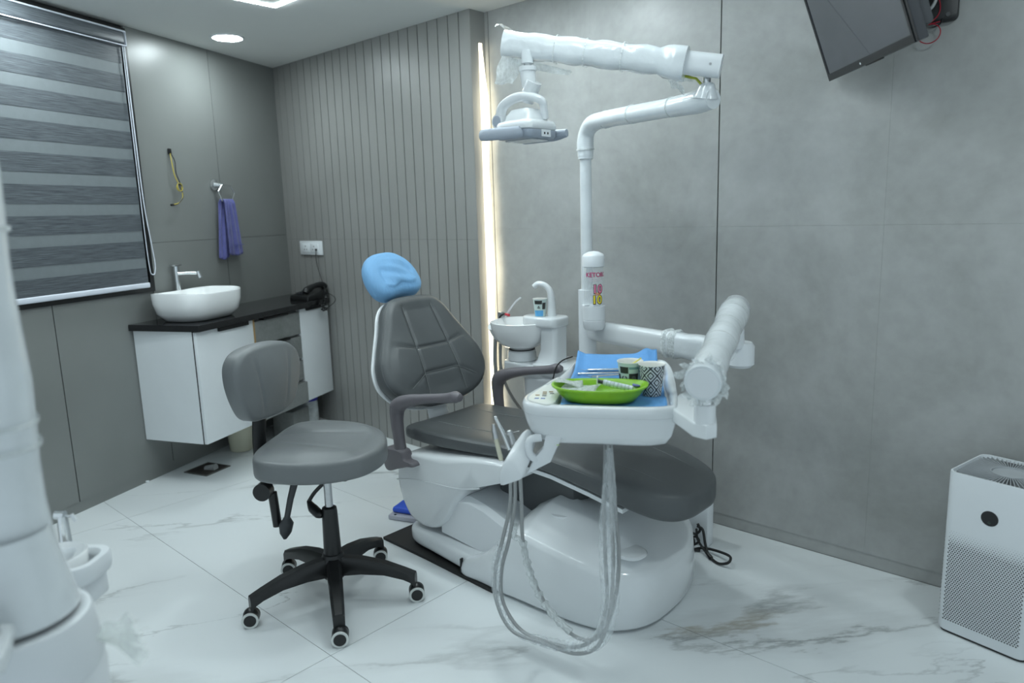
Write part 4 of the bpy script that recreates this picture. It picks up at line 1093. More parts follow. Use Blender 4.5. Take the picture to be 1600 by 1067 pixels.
# head
HC = Vector((-1.608, 1.853, 1.580))
stem = Vector((-1.600, 1.858, 0))
M().tube([(stem.x, stem.y, 1.815), (stem.x, stem.y, 1.775)], 0.020, 16).build('stem_socket', wrap_mat, ol)
M().tube([(stem.x, stem.y, 1.782), (stem.x, stem.y, 1.762)], 0.013, 14).build('stem_pin', chrome, ol)
M().tube([(stem.x, stem.y, 1.765), (stem.x, stem.y, 1.752), (stem.x, stem.y, 1.750), (stem.x + 0.004, stem.y, 1.70)], [0.029, 0.029, 0.026, 0.023], 18).tube([(stem.x + 0.026, stem.y, 1.716), (stem.x - 0.002, stem.y, 1.668), (stem.x - 0.008, stem.y, 1.655)], [0.026, 0.027, 0.020], 18).build('knuckle', white_gloss, ol)
yk = M()
yp = [(-0.085, -0.03, 0.018), (-0.082, -0.03, 0.050), (-0.066, -0.03, 0.072), (-0.025, -0.02, 0.090), (0.02, -0.005, 0.090), (0.055, 0.01, 0.076), (0.058, 0.02, 0.06), (0.055, 0.03, 0.02)]
yk.tube([HC + Vector(p) for p in yp], [0.021, 0.021, 0.022, 0.023, 0.023, 0.022, 0.020, 0.018], 12, smooth=5, sq=(0.65, 1))
yk.build('yoke', white_gloss, ol, angle=70)
M().tube([HC + V(-0.085, -0.050, 0.020), HC + V(-0.085, -0.010, 0.020)], 0.023, 20).build('yoke_pivot', white_gloss, ol)
M().tube([HC + V(-0.085, -0.0515, 0.020), HC + V(-0.085, -0.050, 0.020)], 0.018, 20).build('pivot_cap', lamp_grey, ol)
hb = M()
rings = []
for (w, d_, z_) in ((0.150, 0.140, 0.0), (0.158, 0.150, 0.004), (0.160, 0.152, 0.018), (0.150, 0.142, 0.028), (0.115, 0.11, 0.034), (0.105, 0.10, 0.050), (0.08, 0.075, 0.068), (0.04, 0.04, 0.074)):
    rings.append([HC + V(p[0], p[1], z_ - 0.018) for p in rrect(w, d_, min(w, d_) * 0.18, 5)])
hb.loft(rings).build('head_shell', white_gloss, ol, angle=45)
rings = []
for (w, d_, z_) in ((0.10, 0.09, -0.028), (0.145, 0.135, -0.026), (0.156, 0.148, -0.018), (0.158, 0.150, -0.0005)):
    rings.append([HC + V(p[0], p[1], z_ - 0.018) for p in rrect(w, d_, min(w, d_) * 0.18, 5)])
M().loft(rings).build('head_lower_band', lamp_grey, ol, angle=45)
M().prism([(HC.x + p[0], HC.y + p[1]) for p in rrect(0.12, 0.10, 0.02, 4)], HC.z - 0.049, HC.z - 0.046).build('light_lens', plain('lens_glass', (0.5, 0.53, 0.55), 0.08), ol)
M().box(HC.x + 0.0795, HC.x + 0.0805, HC.y - 0.018, HC.y + 0.028, HC.z - 0.040, HC.z - 0.018).build('sensor_plate', white_satin, ol)
M().box(HC.x + 0.0803, HC.x + 0.0812, HC.y - 0.006, HC.y, HC.z - 0.033, HC.z - 0.026).box(HC.x + 0.0803, HC.x + 0.0812, HC.y + 0.010, HC.y + 0.016, HC.z - 0.033, HC.z - 0.026).build('sensor_eye', black_pl, ol)
M().box(HC.x + 0.02, HC.x + 0.06, HC.y - 0.055, HC.y - 0.05, HC.z + 0.0, HC.z + 0.004).build('name_plate', plain('beige_plate', (0.4, 0.38, 0.33), 0.5), ol)
for sy in (-1, 1):
    M().tube([HC + V(-0.105, sy * 0.100, -0.026), HC + V(-0.09, sy * 0.102, -0.026), HC + V(0.04, sy * 0.094, -0.028), HC + V(0.055 if sy < 0 else 0.10, sy * 0.088, -0.026)], [0.018, 0.020, 0.019, 0.013], 10, smooth=4, sq=(1, 0.6)).build('handle', lamp_grey, ol)

# ================================================================== INSTRUMENT TRAY ON ITS ARM
TC = Vector((-1.222, 1.741, -0.008)); TA = math.atan2(0.53, 0.85)
TXF = Matrix.Translation(TC) @ Matrix.Rotation(TA, 4, 'Z')
it = thing('instrument_tray', (-1.735, 2.35, 0.78), 'white delivery tray with hoses on a film-wrapped swing arm over the chair', 'instrument tray')
# first arm
B0 = Vector((PX + 0.02, PY - 0.005, 0.822)); B1 = Vector((-1.035, 2.228, 0.815))
bd = (B1 - B0).normalized(); bsd = Vector((-bd.y, bd.x, 0)).normalized()
def bring(p, w, h):
    return [p + bsd * (a * w / 2) + V(0, 0, b * h / 2) for (a, b) in rrect(2, 2, 0.6, 5)]
M().loft([bring(B0, 0.05, 0.074), bring(B0 + bd * 0.10, 0.052, 0.082), bring(B0 + bd * 0.42, 0.056, 0.082)]).build('lower_arm', white_gloss, it, angle=60)
Lb = (B1 - B0).length
M().loft([bring(B0 + bd * (0.40 + (Lb - 0.40) * k / 10), 0.064 + 0.003 * math.sin(k * 2), 0.090 + 0.004 * math.sin(k * 1.7)) for k in range(11)]).build('wrapped_arm', wrap_mat, it, angle=60)
M().loft([bring(B0 + bd * (0.395 + 0.012 * k), 0.070 + 0.008 * math.sin(k * 2.3), 0.098 + 0.010 * math.sin(k * 1.9)) for k in range(6)], False, False).build('film_bunch', film_dense, it)
M().tube([(B1.x + 0.015, B1.y, 0.775), (B1.x + 0.015, B1.y, 0.785), (B1.x + 0.015, B1.y, 0.845), (B1.x + 0.015, B1.y, 0.858)], [0.035, 0.045, 0.045, 0.036], 20).build('arm_end_cap', white_satin, it)
# spring arm towards the room
G0 = Vector((-1.005, 2.15, 0.975)); G1 = Vector((-0.797, 1.552, 0.898))
gd = (G1 - G0).normalized()
M().tube([(B1.x + 0.01, B1.y - 0.03, 0.85), (B1.x + 0.015, B1.y - 0.05, 0.93)], 0.03, 16).build('arm_pivot', white_satin, it)
gl = (G1 - G0).length
rp_ = [G0 - gd * 0.055, G0 - gd * 0.045, G0 - gd * 0.02, G0 + gd * 0.05] + [G0 + gd * (0.05 + (gl - 0.02) * k / 10) for k in range(1, 11)]
rr_ = [0.018, 0.034, 0.045, 0.047] + [0.045 + 0.0025 * math.sin(k * 1.7) - 0.0004 * k for k in range(1, 11)]
M().tube(rp_, rr_, 22).build('spring_arm', wrap_mat, it, angle=60)
for t in (0.10, 0.24, 0.40):
    M().tube([G0 + gd * (t - 0.003), G0 + gd * (t + 0.003)], 0.0485, 20, cap=False).build('tape_ring', film_dense, it)
KN = G1 + gd * 0.0
M().tube([KN - gd * 0.03, KN + gd * 0.02, KN + gd * 0.045], [0.046, 0.047, 0.043], 22).build('arm_knuckle', wrap_mat, it, angle=50)
M().tube([KN + gd * 0.0445, KN + gd * 0.0475], 0.036, 26).build('knuckle_cap', white_satin, it)
fz = M()
for k in range(12):
    a = k / 12 * 2 * PI
    rad = Vector((0, 0, 1)) * math.cos(a) + gd.cross(V(0, 0, 1)).normalized() * math.sin(a)
    flap(fz, KN + gd * 0.025 + rad * 0.044, rad * (0.006 + 0.006 * (k % 3)) + gd * 0.012, gd.cross(rad) * 0.026, 3, 3, 0.006, k)
fz.build('film_frill', film_dense, it)
M().tube([(KN.x, KN.y, 0.868), (KN.x, KN.y, 0.826)], 0.020, 20).build('swivel_pin', chrome, it)
M().tube([(KN.x, KN.y, 0.832), (KN.x, KN.y, 0.785)], 0.026, 22).build('swivel_post', white_gloss, it)
M().prism([(-0.98, 1.76), (-0.955, 1.66), (-0.925, 1.615), (-0.815, 1.528), (-0.778, 1.525), (-0.765, 1.552), (-0.80, 1.62), (-0.90, 1.75)], 0.750, 0.788, 0.006, 3).build('tray_bracket', white_gloss, it, angle=50)
# tray body
tr_out = [(0.205, -0.24), (0.208, 0.0), (0.200, 0.20), (0.17, 0.285), (0.08, 0.30), (-0.05, 0.30), (-0.115, 0.285), (-0.132, 0.16), (-0.155, 0.02), (-0.20, -0.12), (-0.218, -0.205), (-0.195, -0.262), (-0.13, -0.288), (0.0, -0.295), (0.12, -0.296), (0.185, -0.280)]
to = [(p.x, p.y) for p in catmull([(a, b, 0) for a, b in tr_out], 5, True)]
def tring(ins, zf, o=to):
    r = []
    for (x, y) in o:
        Lr = math.hypot(x, y); q = 1 - ins / Lr
        X, Y = x * q, y * q
        r.append((X, Y, zf(x, y) if callable(zf) else zf))
    return r
def zrim(x, y): return 0.800 + 0.012 * max(0, min(1, (y + 0.20) / 0.12)) * (1 if x > -0.1 else 0.3)
rings = [tring(0.12, 0.672), tring(0.075, 0.675), tring(0.045, 0.688), tring(0.022, 0.714), tring(0.010, 0.744), tring(0.004, 0.766), tring(0.0045, 0.7685)]
M(TXF).loft(rings).build('lower_shell', white_gloss, it, angle=50)
rings = [tring(0.003, 0.769), tring(0.0, 0.772), tring(0.0, 0.790), tring(0.004, lambda x, y: zrim(x, y) - 0.003), tring(0.010, zrim), tring(0.020, zrim), tring(0.028, lambda x, y: zrim(x, y) - 0.006), tring(0.034, 0.787), tring(0.06, 0.785)]
M(TXF).loft(rings).build('tray_top', white_gloss, it, angle=50)
cp = [(-0.200, -0.215), (-0.178, -0.258), (-0.125, -0.270), (-0.118, -0.10), (-0.135, 0.02), (-0.155, 0.02), (-0.185, -0.12)]
M(TXF).prism([(p.x, p.y) for p in catmull([(a, b, 0) for a, b in cp], 5, True)], 0.786, 0.8035, 0.002, 2).build('control_panel', plain('cream_panel', (0.74, 0.76, 0.72), 0.4, var=0.01), it, angle=50)
bt_col = [plain('blue_button', (0.12, 0.2, 0.45), 0.5), plain('brown_button', (0.35, 0.24, 0.12), 0.5), plain('grey_button', (0.2, 0.2, 0.2), 0.5)]
for k, (x, y, c) in enumerate(((-0.175, -0.225, 0), (-0.158, -0.225, 0), (-0.178, -0.19, 1), (-0.158, -0.195, 2), (-0.160, -0.175, 1), (-0.162, -0.155, 1), (-0.145, -0.150, 1), (-0.140, -0.170, 2), (-0.15, -0.06, 0))):
    M(TXF).box(x - 0.006, x + 0.006, y - 0.004, y + 0.004, 0.8034, 0.8046, 0.0004, 1).build('button', bt_col[c], it)
# handpiece holder at the front left corner
HO = Vector((-1.300, 1.400, 0.0)); HXd = Vector((0.85, 0.53, 0)); HYd = Vector((-0.53, 0.85, 0))
HHX = Matrix(((HXd.x, 0, HYd.x, HO.x), (HXd.y, 0, HYd.y, HO.y), (0, 1, 0, 0), (0, 0, 0, 1)))      # (u, z, depth)
def hp(px, py): return ((px - 800) * 0.00172, 0.628 - (py - 720) * 0.00172)
def hprism(m, pts, d0, d1, bev=0.006):
    m.xf = HHX
    m.prism([hp(*p) for p in pts], d0, d1, bev, 3)
    return m
hw = M(HHX)
Dp = [(p.x, p.y) for p in catmull([(*hp(*q), 0) for q in ((785, 757), (803, 752), (821, 744), (818, 730), (810, 717), (799, 714), (790, 722), (784, 738))], 3, True)]
dcx_, dcz_ = hp(802, 737)
rgs = []
for (t, sc_) in ((0.0, 0.86), (0.03, 0.96), (0.08, 1.0), (0.5, 0.94), (0.85, 0.76), (0.96, 0.62), (1.0, 0.45)):
    rgs.append([(dcx_ + (x - dcx_) * sc_ + 0.041 * t, dcz_ + (z_ - dcz_) * sc_ + 0.083 * t, -0.050 + 0.085 * t) for x, z_ in Dp])
hw.loft(rgs).build('handpiece_holder', white_gloss, it, angle=60)
hprism(M(), [(824, 744), (864, 722), (874, 700), (884, 680), (876, 672), (858, 676), (852, 700), (838, 716)], -0.015, 0.030, 0.005).build('holder_bracket', white_satin, it, angle=45)
M(HHX).tube([Vector((*hp(850, 682), -0.005)), Vector((*hp(832, 686), -0.012)), Vector((*hp(831, 708), -0.012)), Vector((*hp(842, 720), -0.005))], 0.011, 10, smooth=4).build('holder_hook', white_satin, it)
M(HHX).tube([Vector((*hp(783, 724), 0.0)), Vector((*hp(773, 692), 0.02))], 0.0065, 10).build('syringe_body', cream, it)
M(HHX).tube([Vector((*hp(773, 692), 0.02)), Vector((*hp(769, 678), 0.028)), Vector((*hp(768, 668), 0.03))], [0.0072, 0.0066, 0.004], 10).build('syringe_head', steel, it)
M(HHX).tube([Vector((*hp(797, 708), 0.01)), Vector((*hp(783, 680), 0.03)), Vector((*hp(771, 660), 0.04))], [0.0075, 0.006, 0.0045], 10).sphere(Vector((*hp(771, 659), 0.04)), 0.0055, 10, 8).build('handpiece', chrome, it)
M(HHX).tube([Vector((*hp(803, 698), 0.01)), Vector((*hp(797, 682), 0.02))], [0.010, 0.008], 10).sphere(Vector((*hp(796, 681), 0.02)), 0.0095, 12, 8).tube([Vector((*hp(800, 680), 0.02)), Vector((*hp(812, 677), 0.02))], 0.0008, 5).build('handpiece', steel, it)
# hoses: from the holder down in a loop and up under the tray
def at(px, py, Y):
    d = CR * ((px - 800) / F_PX) - CU * ((py - 533.5) / F_PX) + CF
    return Vector((0, 0, CAM_H)) + d * (Y / d.y)
hose1 = [at(798, 752, 1.41), at(797, 790, 1.425), at(786, 840, 1.44), at(774, 890, 1.45), at(776, 940, 1.45), at(800, 985, 1.45), at(850, 1005, 1.455), at(900, 1021, 1.47), at(935, 1008, 1.49), at(953, 955, 1.51), at(958, 880, 1.53), at(955, 800, 1.56), at(950, 690, 1.60)]
hose2 = [at(805, 750, 1.415), at(804, 790, 1.43), at(795, 845, 1.45), at(784, 890, 1.46), at(786, 940, 1.465), at(815, 985, 1.465), at(865, 1006, 1.47), at(905, 1010, 1.49), at(934, 990, 1.51), at(948, 940, 1.53), at(946, 880, 1.55), at(944, 800, 1.57), at(946, 690, 1.61)]
hose3 = [at(813, 748, 1.42), at(815, 790, 1.44), at(817, 845, 1.465), at(828, 890, 1.48), at(850, 940, 1.48), at(880, 980, 1.485), at(915, 1000, 1.495), at(945, 985, 1.52), at(962, 930, 1.54), at(967, 870, 1.555), at(962, 800, 1.58), at(954, 690, 1.61)]
for h in (hose1, hose2, hose3):
    M().tube(h, 0.0056, 10, smooth=8).build('hose', hose_grey, it, angle=80)
def sleeve(path, rfun, seed, n=12, name='hose_sleeve', mat=film_mat):
    random.seed(seed)
    pp = catmull(path, 10)
    rr = [max(0.008, rfun(i / (len(pp) - 1)) + random.uniform(-0.0015, 0.0015)) for i in range(len(pp))]
    M().tube(pp, rr, n, cap=False).build(name, mat, it, angle=80)
sleeve([at(952, 700, 1.60), at(952, 760, 1.575), at(950, 840, 1.55), at(952, 900, 1.53), at(953, 950, 1.51), at(935, 1000, 1.49), at(890, 1008, 1.475)], lambda t: 0.010 + 0.022 * math.sin(min(1, t * 1.7) * PI * 0.62) - 0.010 * t, 1)
sleeve([at(782, 850, 1.445), at(776, 890, 1.45), at(779, 940, 1.455), at(805, 985, 1.457), at(855, 1004, 1.462), at(895, 1012, 1.475)], lambda t: 0.013 + 0.003 * math.sin(t * 9), 2)
sleeve([at(817, 845, 1.465), at(824, 880, 1.475), at(838, 920, 1.48), at(862, 958, 1.483), at(892, 988, 1.488)], lambda t: 0.010 + 0.0025 * math.sin(t * 60), 3, mat=film_dense)
sleeve([at(805, 820, 1.45), at(803, 838, 1.455), at(812, 842, 1.46), at(817, 850, 1.465)], lambda t: 0.006 + 0.003 * math.sin(t * 40), 4, mat=film_dense)
flp = M(); flap(flp, TXF @ Vector((-0.13, -0.255, 0.702)), V(0.01, -0.004, -0.022), V(0.012, 0.008, 0), 4, 3, 0.004, 3); flp.build('film_flap', plain('green_tag', (0.5, 0.62, 0.3), 0.4), it)

# ================================================================== THINGS ON THE TRAY
# blue drape sheet
dr = M(TXF)
nx, ny = 30, 40
vs_ = []
for i in range(nx + 1):
    for j in range(ny + 1):
        u, v = i / nx, j / ny
        x = -0.108 + 0.265 * u + 0.02 * (1 - v) * u; y = -0.255 + 0.548 * v
        z_ = 0.7895 + 0.0010 * math.sin(x * 40 + y * 17) + 0.036 * max(0, (v - 0.74) / 0.26) ** 1.3 + (0.022 * max(0, (v - 0.88) / 0.12) * math.exp(-((u - 0.88) / 0.10) ** 2))
        z_ += 0.012 * max(0, 1 - u / 0.10) * (0.4 + 0.6 * v) + 0.014 * max(0, (u - 0.93) / 0.07) * (0.3 + 0.7 * math.sin(v * 14) ** 2)
        if v < 0.06: z_ += 0.010 * max(0, math.sin(u * 14)) * (1 - v / 0.06) * (1 if u < 0.35 else 0)
        vs_.append((x, y, z_))
w = ny + 1
dr.add(vs_, [(i * w + j, (i + 1) * w + j, (i + 1) * w + j + 1, i * w + j + 1) for i in range(nx) for j in range(ny)])
tag(dr.build('drape_sheet', blue_drape, None, at=TXF @ Vector((0, 0, 0.789)), sol=0.0008), 'light blue disposable drape sheet spread on the delivery tray', 'drape')

# lime green dish
gd_ = thing('green_dish', TXF @ Vector((-0.005, -0.175, 0.791)), 'lime green oval plastic dish at the front of the tray', 'dish')
def oval(a, b, z_, lift=0.0, n=44):
    out = []
    for k in range(n):
        t = 2 * PI * k / n
        c, s_ = math.cos(t), math.sin(t)
        e = 0.85
        X = a * math.copysign(abs(c) ** e, c); Y = b * math.copysign(abs(s_) ** e, s_)
        out.append((-0.005 + X, -0.188 + Y, z_ + lift * (abs(c) ** 3) * (1 if c > 0 else 0.6)))
    return out
M(TXF).loft([oval(0.085, 0.044, 0.7925), oval(0.095, 0.054, 0.795), oval(0.112, 0.068, 0.813), oval(0.126, 0.075, 0.830, 0.003), oval(0.132, 0.080, 0.8315, 0.004), oval(0.133, 0.081, 0.8355, 0.005), oval(0.127, 0.076, 0.8365, 0.005), oval(0.120, 0.069, 0.831, 0.003), oval(0.108, 0.062, 0.813), oval(0.092, 0.048, 0.798)]).build('dish_body', lime, gd_, angle=50)
M(TXF).prism([(p.x, p.y) for p in catmull([(0.085, -0.14, 0), (0.112, -0.135, 0), (0.108, -0.16, 0), (0.088, -0.165, 0)], 4, True)], 0.826, 0.8285).build('handle_mark', plain('violet_mark', (0.10, 0.10, 0.35), 0.5), gd_)
def in_dish(name, label, cat, m, mat):
    o = m.build(name, mat, None, at=TXF @ Vector((-0.01, -0.175, 0.80)))
    return tag(o, label, cat)
pm = M(TXF); flap(pm, (-0.115, -0.205, 0.825), (0.10, 0.0, -0.006), (0.012, 0.07, 0.002), 10, 8, 0.005, 3)
pm2 = M(TXF); flap(pm2, (-0.130, -0.19, 0.842), (0.07, 0.012, -0.012), (0.01, 0.045, 0.0), 8, 6, 0.006, 7)
po = thing('instrument_pouch', TXF @ Vector((-0.08, -0.175, 0.83)), 'crumpled clear plastic pouch lying in the green dish', 'pouch')
pm.build('pouch_sheet', film_dense, po, sol=0.0006); pm2.build('pouch_sheet', film_dense, po, sol=0.0006)
sy = thing('syringe', TXF @ Vector((0.03, -0.17, 0.825)), 'small marked plastic syringe lying in the green dish', 'syringe')
M(TXF).tube([(0.005, -0.170, 0.838), (0.085, -0.185, 0.824)], 0.0085, 14).build('barrel', plain('syringe_plastic', (0.62, 0.68, 0.72), 0.25, var=0.25, scale=120), sy)
mk = M(TXF)
for k in range(7):
    a = Vector((0.015 + 0.01 * k, -0.172 - 0.0019 * k, 0.8363 - 0.00175 * k)); d = Vector((0.98, -0.18, -0.17)).normalized()
    mk.tube([a - d * 0.0005, a + d * 0.0005], 0.0088, 14)
mk.build('graduation', plain('grey_print', (0.2, 0.22, 0.25), 0.5), sy)
M(TXF).tube([(0.005, -0.170, 0.838), (-0.012, -0.167, 0.841)], 0.0055, 10).build('plunger', dark_grey, sy)
M(TXF).box(-0.014, -0.011, -0.178, -0.156, 0.830, 0.854).build('plunger_flange', white_satin, sy)

# paper cups
def cup(loc, name, label, base_mat, h=0.088, rt=0.036, rb=0.026, n=40):
    c = thing(name, loc, label, 'paper cup', 'printed paper cups')
    x, y, z0 = loc
    M().lathe([(0.0, z0 + 0.004), (rb - 0.001, z0 + 0.004), (rb, z0), (rt, z0 + h)], x, y, n).build('cup_wall', base_mat, c)
    M().lathe([(rt, z0 + h - 0.001), (rt + 0.0018, z0 + h), (rt + 0.0012, z0 + h + 0.002), (rt - 0.001, z0 + h + 0.001), (rt - 0.0035, z0 + h - 0.004), (rb - 0.0015, z0 + 0.008), (0.0, z0 + 0.008)], x, y, n).build('rim_and_lining', plain('white_paper', (0.80, 0.80, 0.76), 0.6, var=0.01), c)
    return c
def cup_patch(c, loc, a0, a1, z0_, z1_, mat, name, h=0.088, rt=0.036, rb=0.026, off=0.0006, n=8):
    x, y, z0 = loc
    m = M(); vs_ = []
    for i in range(n + 1):
        a = a0 + (a1 - a0) * i / n
        for t in (z0_, z1_):
            r = rb + (rt - rb) * t + off
            vs_.append((x + r * math.cos(a), y + r * math.sin(a), z0 + h * t))
    m.add(vs_, [(2 * i, 2 * i + 2, 2 * i + 3, 2 * i + 1) for i in range(n)])
    return m.build(name, mat, c)
paper_g = plain('pale_green_paper', (0.62, 0.74, 0.70), 0.6, var=0.02); paper_d = plain('dark_print', (0.030, 0.033, 0.028), 0.6); paper_b = plain('sky_blue_print', (0.12, 0.42, 0.75), 0.6)
L1 = tuple(TXF @ Vector((0.076, -0.078, 0.7915)))
c1_ = cup(L1, 'paper_cup', 'paper cup printed with dark and pale check squares behind the green dish', paper_g)
fa = math.atan2(-L1[1], -L1[0])
for (a0, a1, z0_, z1_, mt) in ((-0.95, -0.15, 0.66, 0.88, paper_d), (-0.10, 0.75, 0.30, 0.66, paper_d), (-0.10, 0.75, 0.80, 0.88, plain('teal_print', (0.20, 0.36, 0.36), 0.6)), (0.80, 1.25, 0.70, 0.86, plain('blue_print', (0.10, 0.28, 0.5), 0.6)), (-1.8, -1.0, 0.30, 0.62, paper_d), (0.78, 1.6, 0.1, 0.30, paper_d)):
    cup_patch(c1_, L1, fa + a0, fa + a1, z0_, z1_, mt, 'check_square')
tri = M()
for k in range(3):
    a0 = PI / 2 + k * 2 * PI / 3
    q0, q1 = a0 + 0.28, a0 + 1.75
    def tp_(a, r): return (r * math.cos(a), r * math.sin(a))
    for j in range(4):
        b0, b1 = q0 + (q1 - q0) * j / 4, q0 + (q1 - q0) * (j + 1) / 4
        quad = [tp_(b0, 0.0052), tp_(b1, 0.0052), tp_(b1, 0.0085), tp_(b0, 0.0085)]
        tri.add([(L1[0] + (0.0328) * math.cos(fa - 0.52 + x / 0.032), L1[1] + 0.0328 * math.sin(fa - 0.52 + x / 0.032), L1[2] + 0.043 + y) for x, y in quad], [(0, 1, 2, 3)])
tri.build('recycling_mark', paper_d, c1_)
cir = M()
cir.add([(L1[0] + 0.0338 * math.cos(fa + 0.32 + 0.007 * math.cos(t) / 0.033), L1[1] + 0.0338 * math.sin(fa + 0.32 + 0.007 * math.cos(t) / 0.033), L1[2] + 0.044 + 0.008 * math.sin(t)) for t in [2 * PI * k / 16 for k in range(16)]], [tuple(range(16))])
cir.build('round_mark', plain('olive_mark', (0.10, 0.11, 0.09), 0.6), c1_)
M().cyl((L1[0] + 0.012, L1[1] - 0.02, L1[2] + 0.08), (L1[0] + 0.020, L1[1] + 0.026, L1[2] + 0.0945), 0.0022, 8).build('straw', plain('yellow_straw', (0.75, 0.68, 0.15), 0.5), c1_)
# cup with black maze pattern: procedural print
def maze_print():
    m, nt, b = new_mat('black_maze_print')
    N = nt.nodes.new
    tc = N('ShaderNodeTexCoord')
    sep = N('ShaderNodeSeparateXYZ'); lnk(nt, tc.outputs['Object'], sep.inputs[0])
    at2 = N('ShaderNodeMath'); at2.operation = 'ARCTAN2'; lnk(nt, sep.outputs['Y'], at2.inputs[0]); lnk(nt, sep.outputs['X'], at2.inputs[1])
    mu = N('ShaderNodeMath'); mu.operation = 'MULTIPLY'; mu.inputs[1].default_value = 0.032; lnk(nt, at2.outputs[0], mu.inputs[0])
    def rot(ca, cb):
        a = N('ShaderNodeMath'); a.operation = 'MULTIPLY'; a.inputs[1].default_value = ca; lnk(nt, mu.outputs[0], a.inputs[0])
        c = N('ShaderNodeMath'); c.operation = 'MULTIPLY_ADD'; c.inputs[1].default_value = cb; lnk(nt, sep.outputs['Z'], c.inputs[0]); lnk(nt, a.outputs[0], c.inputs[2])
        return c.outputs[0]
    P = 0.027
    def cell(v):
        d = N('ShaderNodeMath'); d.operation = 'DIVIDE'; d.inputs[1].default_value = P; lnk(nt, v, d.inputs[0])
        f = N('ShaderNodeMath'); f.operation = 'FRACT'; lnk(nt, d.outputs[0], f.inputs[0])
        s1 = N('ShaderNodeMath'); s1.operation = 'SUBTRACT'; s1.inputs[1].default_value = 0.5; lnk(nt, f.outputs[0], s1.inputs[0])
        ab = N('ShaderNodeMath'); ab.operation = 'ABSOLUTE'; lnk(nt, s1.outputs[0], ab.inputs[0])
        return ab.outputs[0]
    mxx = N('ShaderNodeMath'); mxx.operation = 'MAXIMUM'
    lnk(nt, cell(rot(0.75, 0.66)), mxx.inputs[0]); lnk(nt, cell(rot(0.75, -0.66)), mxx.inputs[1])
    k = N('ShaderNodeMath'); k.operation = 'MULTIPLY_ADD'; k.inputs[1].default_value = 4.0; k.inputs[2].default_value = 0.30; lnk(nt, mxx.outputs[0], k.inputs[0])
    fr_ = N('ShaderNodeMath'); fr_.operation = 'FRACT'; lnk(nt, k.outputs[0], fr_.inputs[0])
    gt = N('ShaderNodeMath'); gt.operation = 'GREATER_THAN'; gt.inputs[1].default_value = 0.52; lnk(nt, fr_.outputs[0], gt.inputs[0])
    mx = N('ShaderNodeMix'); mx.data_type = 'RGBA'; mx.inputs[6].default_value = (0.03, 0.035, 0.04, 1); mx.inputs[7].default_value = (0.66, 0.70, 0.72, 1)
    lnk(nt, gt.outputs[0], mx.inputs[0]); lnk(nt, mx.outputs[2], b.inputs['Base Color']); b.inputs['Roughness'].default_value = 0.6
    return m
L2 = tuple(TXF @ Vector((0.137, -0.118, 0.7915)))
c2_ = cup(L2, 'paper_cup', 'tall paper cup with black diamond maze pattern at the right of the tray', maze_print())
# pale blue wrapper leaning behind that cup
pk = thing('glove_packet', TXF @ Vector((0.155, -0.04, 0.80)), 'pale blue paper packet standing behind the maze-patterned cup', 'packet')
WX = TXF @ Matrix.Translation((0.142, -0.035, 0.7925)) @ Matrix.Rotation(math.radians(-12), 4, 'X') @ Matrix.Rotation(math.radians(20), 4, 'Z')
M(WX).box(-0.03, 0.03, -0.006, 0.006, 0.0, 0.075, 0.003).build('packet_body', plain('pale_blue_paper', (0.36, 0.60, 0.80), 0.5, var=0.05), pk)
M(WX).box(-0.028, 0.028, -0.0066, -0.0062, 0.064, 0.074).build('packet_print', plain('violet_print', (0.16, 0.2, 0.62), 0.5), pk)
# instruments
def instr(name, label, pts, r, extra=None, group=None):
    t = thing(name, TXF @ Vector(pts[0]), label, 'instrument', group)
    M(TXF).tube(pts, r, 10, smooth=4).build('handle', chrome, t)
    return t
a = instr('dental_probe', 'steel dental probe lying farthest back on the blue drape', [(-0.065, 0.165, 0.798), (0.0, 0.172, 0.798), (0.06, 0.178, 0.798)], 0.0042)
M(TXF).tube([(-0.065, 0.165, 0.798), (-0.075, 0.163, 0.797), (-0.088, 0.164, 0.800)], [0.002, 0.0014, 0.0008], 6).build('tip', chrome, a)
a = instr('mouth_mirror', 'steel mouth mirror handle lying in the middle of the blue drape', [(-0.092, 0.105, 0.798), (-0.03, 0.115, 0.798), (0.045, 0.125, 0.798)], 0.0045)
M(TXF).tube([(0.045, 0.125, 0.798), (0.07, 0.129, 0.799)], [0.0045, 0.0016], 8).build('neck', chrome, a)
a = instr('tweezers', 'bent-tip steel tweezers nearest the cups on the blue drape', [(-0.045, 0.070, 0.7985), (0.0, 0.085, 0.799), (0.045, 0.095, 0.800)], 0.0035)
M(TXF).tube([(-0.045, 0.063, 0.7985), (0.0, 0.080, 0.799), (0.045, 0.095, 0.800)], 0.003, 8, smooth=4).build('second_leg', chrome, a)
M(TXF).tube([(-0.045, 0.067, 0.7985), (-0.052, 0.069, 0.7985), (-0.066, 0.088, 0.798)], [0.003, 0.0022, 0.0008], 6).build('tip', chrome, a)
a = instr('steel_mirror', 'dark round instrument head lying behind the green dish', [(0.03, -0.01, 0.798), (0.065, 0.0, 0.798)], 0.003)
M(TXF).lathe([(0.0, 0.797), (0.028, 0.797), (0.030, 0.799), (0.028, 0.8015), (0.0, 0.802)], 0.005, -0.02, 24).build('head', dark_grey, a)

